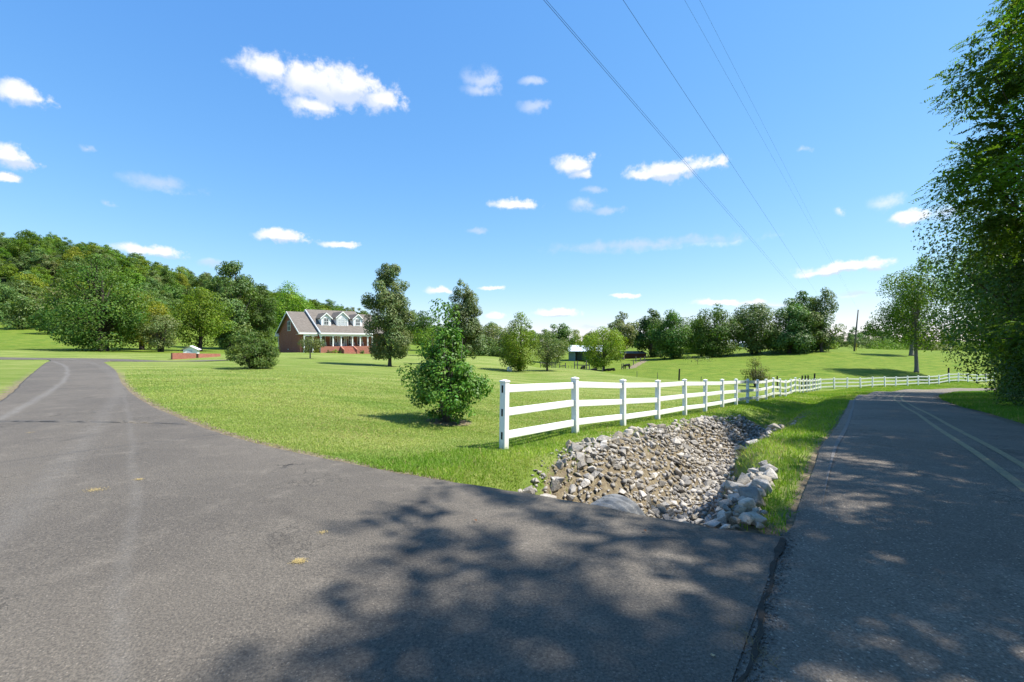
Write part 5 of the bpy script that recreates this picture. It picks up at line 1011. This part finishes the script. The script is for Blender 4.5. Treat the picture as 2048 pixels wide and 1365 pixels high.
X, Y = P(380, 700, 57)[:2]; sh = empty('well_house', (X, Y, gz(X, Y)), R(25)); tag(sh, 'small white gabled well house behind the brick retaining wall', 'shed')
wtop = zt(699.5, 57) - sh.location.z
MB().prism([(-0.72, 0, -0.3), (0.72, 0, -0.3), (0.72, 0, wtop), (0, 0, wtop + 0.38), (-0.72, 0, wtop)], (0, 1.6, 0)).build('wall', M['siding'], sh)
for s in (-1, 1): MB().prism([(0, -0.18, wtop + 0.40), (s * 0.92, -0.18, wtop - 0.08), (s * 0.92, -0.18, wtop - 0.02), (0, -0.18, wtop + 0.47)], (0, 1.95, 0)).build('roof', M['shingle'] if s < 0 else M['trim'], sh)
MB().box(-0.28, -0.03, 0.1, 0.22, -0.002, wtop - 0.1).build('door', M['greywall'], sh)

# ------------------------------------------------------------------ blue barn, pale far building, corral, posts, cattle
M['blue'] = plain('blue_metal', (0.13, 0.21, 0.28), 0.5, 0.4, 0.08); M['tin'] = plain('tin_roof', (0.62, 0.66, 0.70), 0.4, 0.5, 0.08); M['wood'] = bark_mat('weathered_wood', (0.16, 0.145, 0.125)); M['darkwood'] = bark_mat('dark_post', (0.045, 0.04, 0.036)); M['steel'] = plain('dull_steel', (0.10, 0.11, 0.10), 0.6, 0.4)
X, Y = P(1137, 720, 100)[:2]; bn = empty('blue_barn', (X, Y, gz(X, Y)), R(-12)); tag(bn, 'blue metal pole barn with pale roof and open dark bay', 'barn')
MB().prism([(0, 0, -0.5), (1.5, 0, -0.5), (1.5, 0, 1.9), (0, 0, 2.35)], (0, 0.08, 0)).build('end_wall', M['blue'], bn)
MB().prism([(0, 0.085, -0.5), (0, 5, -0.5), (0, 5, 3.2), (0, 0.085, 2.3)], (0.08, 0, 0)).build('side_wall', M['blue'], bn)
MB().box(0, 5, -0.5, 7, 5.08, 3.1).build('back_wall', M['blue'], bn); MB().box(1.42, 0.09, -0.5, 1.5, 5, 2.2).build('partition', M['darkwood'], bn)
for x in (3.4, 5.2, 6.9): MB().box(x, 0.1, -0.5, x + 0.12, 0.22, 2.1).build('post', M['wood'], bn)
rf = MB()
for i in range(24): x0 = -0.3 + i * 0.32; rf.prism([(x0, -0.5, 2.12), (x0 + 0.16, -0.5, 2.16), (x0 + 0.32, -0.5, 2.12), (x0 + 0.32, -0.5, 2.06), (x0, -0.5, 2.06)], (0, 5.9, 1.25))
rf.build('roof', M['tin'], bn)
X, Y = P(1470, 708, 165)[:2]; pb = empty('pale_outbuilding', (X, Y, gz(X, Y)), R(10)); tag(pb, 'pale outbuilding glimpsed through the pasture row', 'building')
MB().box(-5, 0, -1, 5, 6, 1.6).build('wall', M['greywall'], pb); MB().prism([(-5.4, -0.4, 1.6), (-5.4, 3, 2.7), (-5.4, 6.4, 1.6)], (10.8, 0, 0)).build('roof', M['tin'], pb)
X, Y = P(1262, 716, 116)[:2]; rs = empty('red_shed', (X, Y, gz(X, Y)), R(5)); tag(rs, 'weathered red shed in the shade behind the lime green tree', 'shed')
M['redwood'] = plain('red_boards', (0.16, 0.06, 0.05), 0.8, 0.2, 0.3, 3); MB().box(-2.5, 0, -0.5, 4.0, 3, 1.25).build('wall', M['redwood'], rs); MB().prism([(-2.8, -0.4, 1.2), (4.3, -0.4, 1.2), (4.3, -0.4, 1.28), (-2.8, -0.4, 1.28)], (0, 3.8, 0.5)).build('roof', M['wood'], rs)
cor = empty('wooden_corral', P(1130, 741, 68)[:2] + (gz(*P(1130, 741, 68)[:2]),)); tag(cor, 'weathered wooden corral of uneven posts and rails beyond the lawn', 'corral'); CO = Vector(cor.location)
cps = []
for (x, ty_, w_) in [(1081, 725, .10), (1091, 724, .12), (1103.5, 725, .13), (1106, 726, .10), (1108.5, 726, .10), (1111.5, 725, .12), (1119, 727, .12), (1126, 730, .06), (1131, 726, .16), (1137, 731, .06), (1143.5, 731, .06), (1149, 723.5, .16), (1155, 722.5, .16), (1164, 730, .08), (1172.7, 721.5, .18), (1179, 731, .16)]:
    d = 68 + 3 * math.sin(x * 0.11); X = PX(x, d); z0 = gz(X, d); zt_ = max(CH - (ty_ - 682.5) / F * d, z0 + 0.75); cps.append((X, d, zt_))
    MB().tube([Vector((X, d, z0 - 0.3)) - CO, Vector((X, d, zt_)) - CO], [w_ * 0.5, w_ * 0.45], 7).build('post', M['wood'], cor)
for (i, j_, dz) in [(0, 2, 0.55), (11, 14, 0.6), (14, 15, 0.65), (6, 8, 0.35)]:
    a, b = Vector(cps[i]), Vector(cps[j_]); a.z = gz(a.x, a.y) + dz + 0.3; b.z = gz(b.x, b.y) + dz + 0.35; MB().beam(a - CO, b - CO, 0.05, 0.13).build('rail', M['wood'], cor)
def post(x, by, ty_, d, w_, mat, label, name='fence_post', group=None):
    X = PX(x, d); z0 = gz(X, d); h = (by - ty_) / F * d; mb = MB(); mb.tube([(0, 0, -0.4), (0, 0, h * 0.5), (0.01, 0, h)], [w_ / 2, w_ / 2, w_ * 0.45], 8); o = mb.build(name, M[mat], smooth=False); o.location = (X, d, z0); o.rotation_euler = (R(2) * math.sin(x), R(2) * math.cos(x), 0); tag(o, label, 'post', group)
for (x, by, ty_, d, w_, mt, lb) in [(1358, 768, 744, 38, .13, 'darkwood', 'lone dark post behind the white fence, left of the scraggly bush'), (1555, 780, 752, 43, .13, 'darkwood', 'dark post just right of the scraggly bush'), (1604, 779, 750, 49, .16, 'darkwood', 'first of three dark posts clustered behind the fence corner'), (1611, 779, 750, 49.5, .16, 'darkwood', 'middle one of three dark posts behind the fence corner'), (1615, 779, 750, 50, .16, 'darkwood', 'third of the dark posts clustered behind the fence corner'), (1628, 778, 748, 53, .18, 'darkwood', 'thicker dark post beside the fence corner'), (1897, 762, 741, 66, .22, 'darkwood', 'dark post behind the far white fence right of the shade tree'),
                                    (1274, 757, 743, 49, .05, 'steel', 'thin steel post on the bare strip left of the pasture'), (1315, 760, 746, 44, .05, 'steel', 'thin steel post in the pasture above the second fence panel'), (1402, 768, 756, 40, .05, 'steel', 'thin steel post behind the fourth fence panel'), (1243.5, 738, 726, 78, .16, 'wood', 'left one of the paired posts right of the lime tree'), (1247, 738, 726, 79, .14, 'wood', 'right one of the paired posts right of the lime tree'), (1267, 731, 720, 88, .16, 'wood', 'single post beside the bare track in the pasture'), (1272, 722, 711, 100, .2, 'wood', 'near gate post at the top of the bare track'), (1281, 722, 713, 101, .2, 'wood', 'middle gate post at the top of the bare track'), (1289, 723, 713, 102, .2, 'wood', 'far gate post at the top of the bare track'), (1205, 743, 732, 66, .12, 'wood', 'short post below the lime green tree')]:
    post(x, by, ty_, d, w_, mt, lb)
# cattle
M['black'] = plain('black_hide', (0.012, 0.011, 0.010), 0.6, 0.3, 0.3)
def cow(label, x, d, rz, lying=False, s=0.62, graze=True):
    me = bpy.data.meshes.new('cow'); L = 0.25 if lying else 0.85
    V = [(0, -0.75, L + 0.35), (0, -0.35, L + 0.32), (0, 0.15, L + 0.30), (0, 0.6, L + 0.36), (0, 0.95, L + 0.42 if not graze else L + 0.2), (0, 1.2, L + 0.55 if not graze else L - 0.25), (0, 1.5, L + 0.45 if not graze else L - 0.5), (0, -0.92, L + 0.25), (0, -0.96, L - 0.25)]
    rr = [0.30, 0.34, 0.36, 0.31, 0.2, 0.15, 0.1, 0.05, 0.03]; E = [(0, 1), (1, 2), (2, 3), (3, 4), (4, 5), (5, 6), (0, 7), (7, 8)]
    for sx_ in (-1, 1):
        b = len(V)
        if lying: V += [(sx_ * 0.25, -0.6, 0.15), (sx_ * 0.42, -0.25, 0.1), (sx_ * 0.2, 0.6, 0.15), (sx_ * 0.35, 0.95, 0.08)]
        else: V += [(sx_ * 0.2, -0.68, 0.6), (sx_ * 0.2, -0.72, 0.03), (sx_ * 0.19, 0.55, 0.55), (sx_ * 0.19, 0.55, 0.03)]
        rr += [0.13, 0.06, 0.11, 0.06]; E += [(0, b), (b, b + 1), (3, b + 2), (b + 2, b + 3)]
        b2 = len(V); V += [(sx_ * 0.17, V[5][1] - 0.05, V[5][2] + 0.12)]; rr += [0.05]; E += [(5, b2)]
    me.from_pydata(V, E, []); o = bpy.data.objects.new('cow', me); col.objects.link(o); md = o.modifiers.new('skin', 'SKIN')
    for i, q in enumerate(rr): me.skin_vertices[0].data[i].radius = (q, q)
    me.skin_vertices[0].data[1].use_root = True
    o.modifiers.new('sub', 'SUBSURF').levels = 1; o.modifiers['sub'].render_levels = 1; me.materials.append(M['black'])
    X = PX(x, d); o.location = (X, d, gz(X, d)); o.rotation_euler.z = rz; o.scale = (s,) * 3; tag(o, label, 'cow', 'black cattle in the pasture')
cow('black calf standing beside the bare track', 1254, 79, R(100)); cow('black calf lying beside the corral rails', 1188, 70, R(80), True); cow('black calf lying under the lime tree, left of a pair', 1215, 73, R(70), True, 0.5); cow('black calf lying under the lime tree, right of a pair', 1224, 73.5, R(60), True, 0.55); cow('dark calf standing inside the corral', 1166, 71.5, R(20), False, 0.55)
# ------------------------------------------------------------------ leaning pole and power lines
X, Y = P(1708, 703, 110)[:2]; z = gz(X, Y); po = empty('utility_pole', (X, Y, z)); tag(po, 'leaning weathered utility pole on the hill crest', 'pole')
zt_ = CH - (620 - 682.5) / F * 110 - z; tx_ = PX(1716.5, 110) - X
MB().tube([(0, 0, -0.5), (tx_ * 0.5, 0, zt_ * 0.5), (tx_, 0, zt_)], [0.2, 0.17, 0.13], 10).build('pole_shaft', M['wood'], po, smooth=True)
M['guard'] = plain('yellow_guard', (0.62, 0.40, 0.02), 0.5, 0.4); MB().tube([(0.30, -0.3, 0.15), (0.42, -0.3, 1.9)], 0.07, 8).build('guy_guard', M['guard'], po); MB().tube([(0.42, -0.3, 1.9), (tx_ * 0.9, 0, zt_ * 0.9)], 0.012, 5).build('guy_wire', M['steel'], po)
M['wire'] = plain('wire', (0.05, 0.05, 0.055), 0.6, 0.3)
top = Vector((X + tx_, Y, z + zt_ - 0.1))
def wire(a, b, label, r_=0.004):
    a, b = Vector(a), Vector(b); n = 24; q = [a.lerp(b, -0.35 + 1.35 * i / n) for i in range(n + 1)]
    o = MB().tube(q, r_, 5).build('power_line', M['wire']); tag(o, label, 'cable', 'power lines above the fence')
def far_end(p, q, Y): p, q = Vector(p), Vector(q); return p + (q - p) * ((Y - p.y) / (q.y - p.y))
for (p_, q_, lb, r_) in [(P(1087, 0, 8.5), P(1543, 528, 38), 'lower power line of the close pair on the left', 0.0042), (P(1092, 0, 8.5), P(1546, 526, 38), 'upper power line of the close pair on the left', 0.0036), (P(1246, 0, 9.6), P(1576, 500, 36), 'single dark power line right of the close pair', 0.004)]:
    wire(p_, far_end(p_, q_, 104), lb, r_)
for (p_, lb, r_) in [(P(1369, 0, 10.5), 'thin faint power line running to the leaning pole', 0.0022), (P(1399, 0, 10.5), 'thinnest power line, rightmost in the sky', 0.002)]: wire(p_, top + Vector((0, 0.05 if r_ > 0.0021 else -0.05, 0)), lb, r_)

# ------------------------------------------------------------------ small things
X, Y = P(1019, 742, 42)[:2]; M['orn'] = plain('painted_stone', (0.5, 0.5, 0.48), 0.7, 0.3, 0.4, 10)
orn = empty('garden_ornament', (X, Y, gz(X, Y))); tag(orn, 'small white and grey garden ornament beside the fruit trees', 'ornament'); MB().box(-0.22, -0.15, -0.05, 0.22, 0.15, 0.14).build('base', M['orn'], orn, bevel=0.03); MB().tube([(-0.1, 0, 0.1), (-0.1, 0, 0.3), (-0.08, 0, 0.42)], [0.12, 0.13, 0.05], 8).build('figure', M['trim'], orn); MB().tube([(0.14, 0, 0.1), (0.15, 0, 0.38)], [0.09, 0.05], 8).build('figure', M['orn'], orn)
M['straw'] = plain('dry_clippings', (0.42, 0.32, 0.14), 0.9, 0.1, 0.3, 30)
def clip(x, y, rx, n, label):
    d = CH * F / (y - 682.5); X = PX(x, d); z = float(base_z([X], [d])[0]) + 0.0245; r = np.random.default_rng(int(x)); V = np.empty((n, 3, 3)); q = r.normal(0, 1, (n, 2)) * (rx, rx * 0.7); a = r.uniform(0, 6.283, n); L = r.uniform(0.006, 0.02, n)
    V[:, 0] = np.c_[q, r.uniform(0, 0.004, n)]; V[:, 1] = V[:, 0] + np.c_[np.cos(a + 1.57) * 0.002, np.sin(a + 1.57) * 0.002, np.zeros(n)] * 2; V[:, 2] = V[:, 0] + np.c_[np.cos(a) * L, np.sin(a) * L, r.uniform(0, 0.006, n)]
    o = mesh_np('grass_clippings', V.reshape(-1, 3), np.arange(n * 3).reshape(-1, 3), M['straw']); o.location = (X, d, z); tag(o, label, 'clippings', kind='stuff')
clip(598, 1136, 0.024, 420, 'tan clump of dry clippings on the middle of the driveway'); clip(190, 984, 0.05, 300, 'scattered dry clippings on the left of the driveway'); clip(278, 961, 0.025, 200, 'small dry clippings patch beyond the scattered one'); clip(646, 1075, 0.022, 90, 'faint dry clippings ahead of the tree shadow'); clip(545, 883, 0.12, 300, 'dry clippings at the lawn edge of the driveway'); clip(60, 870, 0.03, 60, 'specks of clippings near the left lawn')
M['twig'] = plain('dry_twig', (0.30, 0.17, 0.08), 0.8, 0.2, 0.3, 30)
d = CH * F / (1174 - 682.5); MB().tube([(-0.03, 0, 0.006), (0, 0.006, 0.010), (0.035, 0.012, 0.007)], [0.004, 0.006, 0.003], 6).build('twig', M['twig']).location = (PX(672, d), d, 0.022); tag(bpy.data.objects['twig'], 'short brown twig lying on the driveway by the shadow', 'twig')
M['pebble'] = plain('tan_pebble', (0.42, 0.33, 0.2), 0.8, 0.2, 0.2, 30)
d = CH * F / (1327 - 682.5); pe = bpy.data.objects.new('pebble', protos[3].copy()); pe.data.materials.clear(); pe.data.materials.append(M['pebble']); col.objects.link(pe); pe.scale = (0.034,) * 3; pe.location = (PX(1425, d), d, float(base_z([PX(1425, d)], [d])[0]) + 0.030); tag(pe, 'tan pebble on the driveway near the seam', 'pebble')
M['dryleaf'] = plain('dead_leaf', (0.20, 0.09, 0.04), 0.8, 0.2, 0.3, 30)
for (x, y, lb) in [(951, 1047, 'dead leaf in the shade near the middle of the driveway'), (1290, 1068, 'dead leaf in the shade below the culvert pipe'), (742, 1255, 'dead leaf in the dark shade at the driveway bottom')]:
    d = CH * F / (y - 682.5); mb = MB(); mb.add([(-0.02, 0, 0.002), (0, 0.011, 0.009), (0.022, 0, 0.003), (0, -0.011, 0.010), (0, 0, 0.004)], [(0, 4, 1), (1, 4, 2), (2, 4, 3), (3, 4, 0)]); o = mb.build('dead_leaf', M['dryleaf']); o.location = (PX(x, d), d, 0.0235); o.rotation_euler.z = x; tag(o, lb, 'leaf')
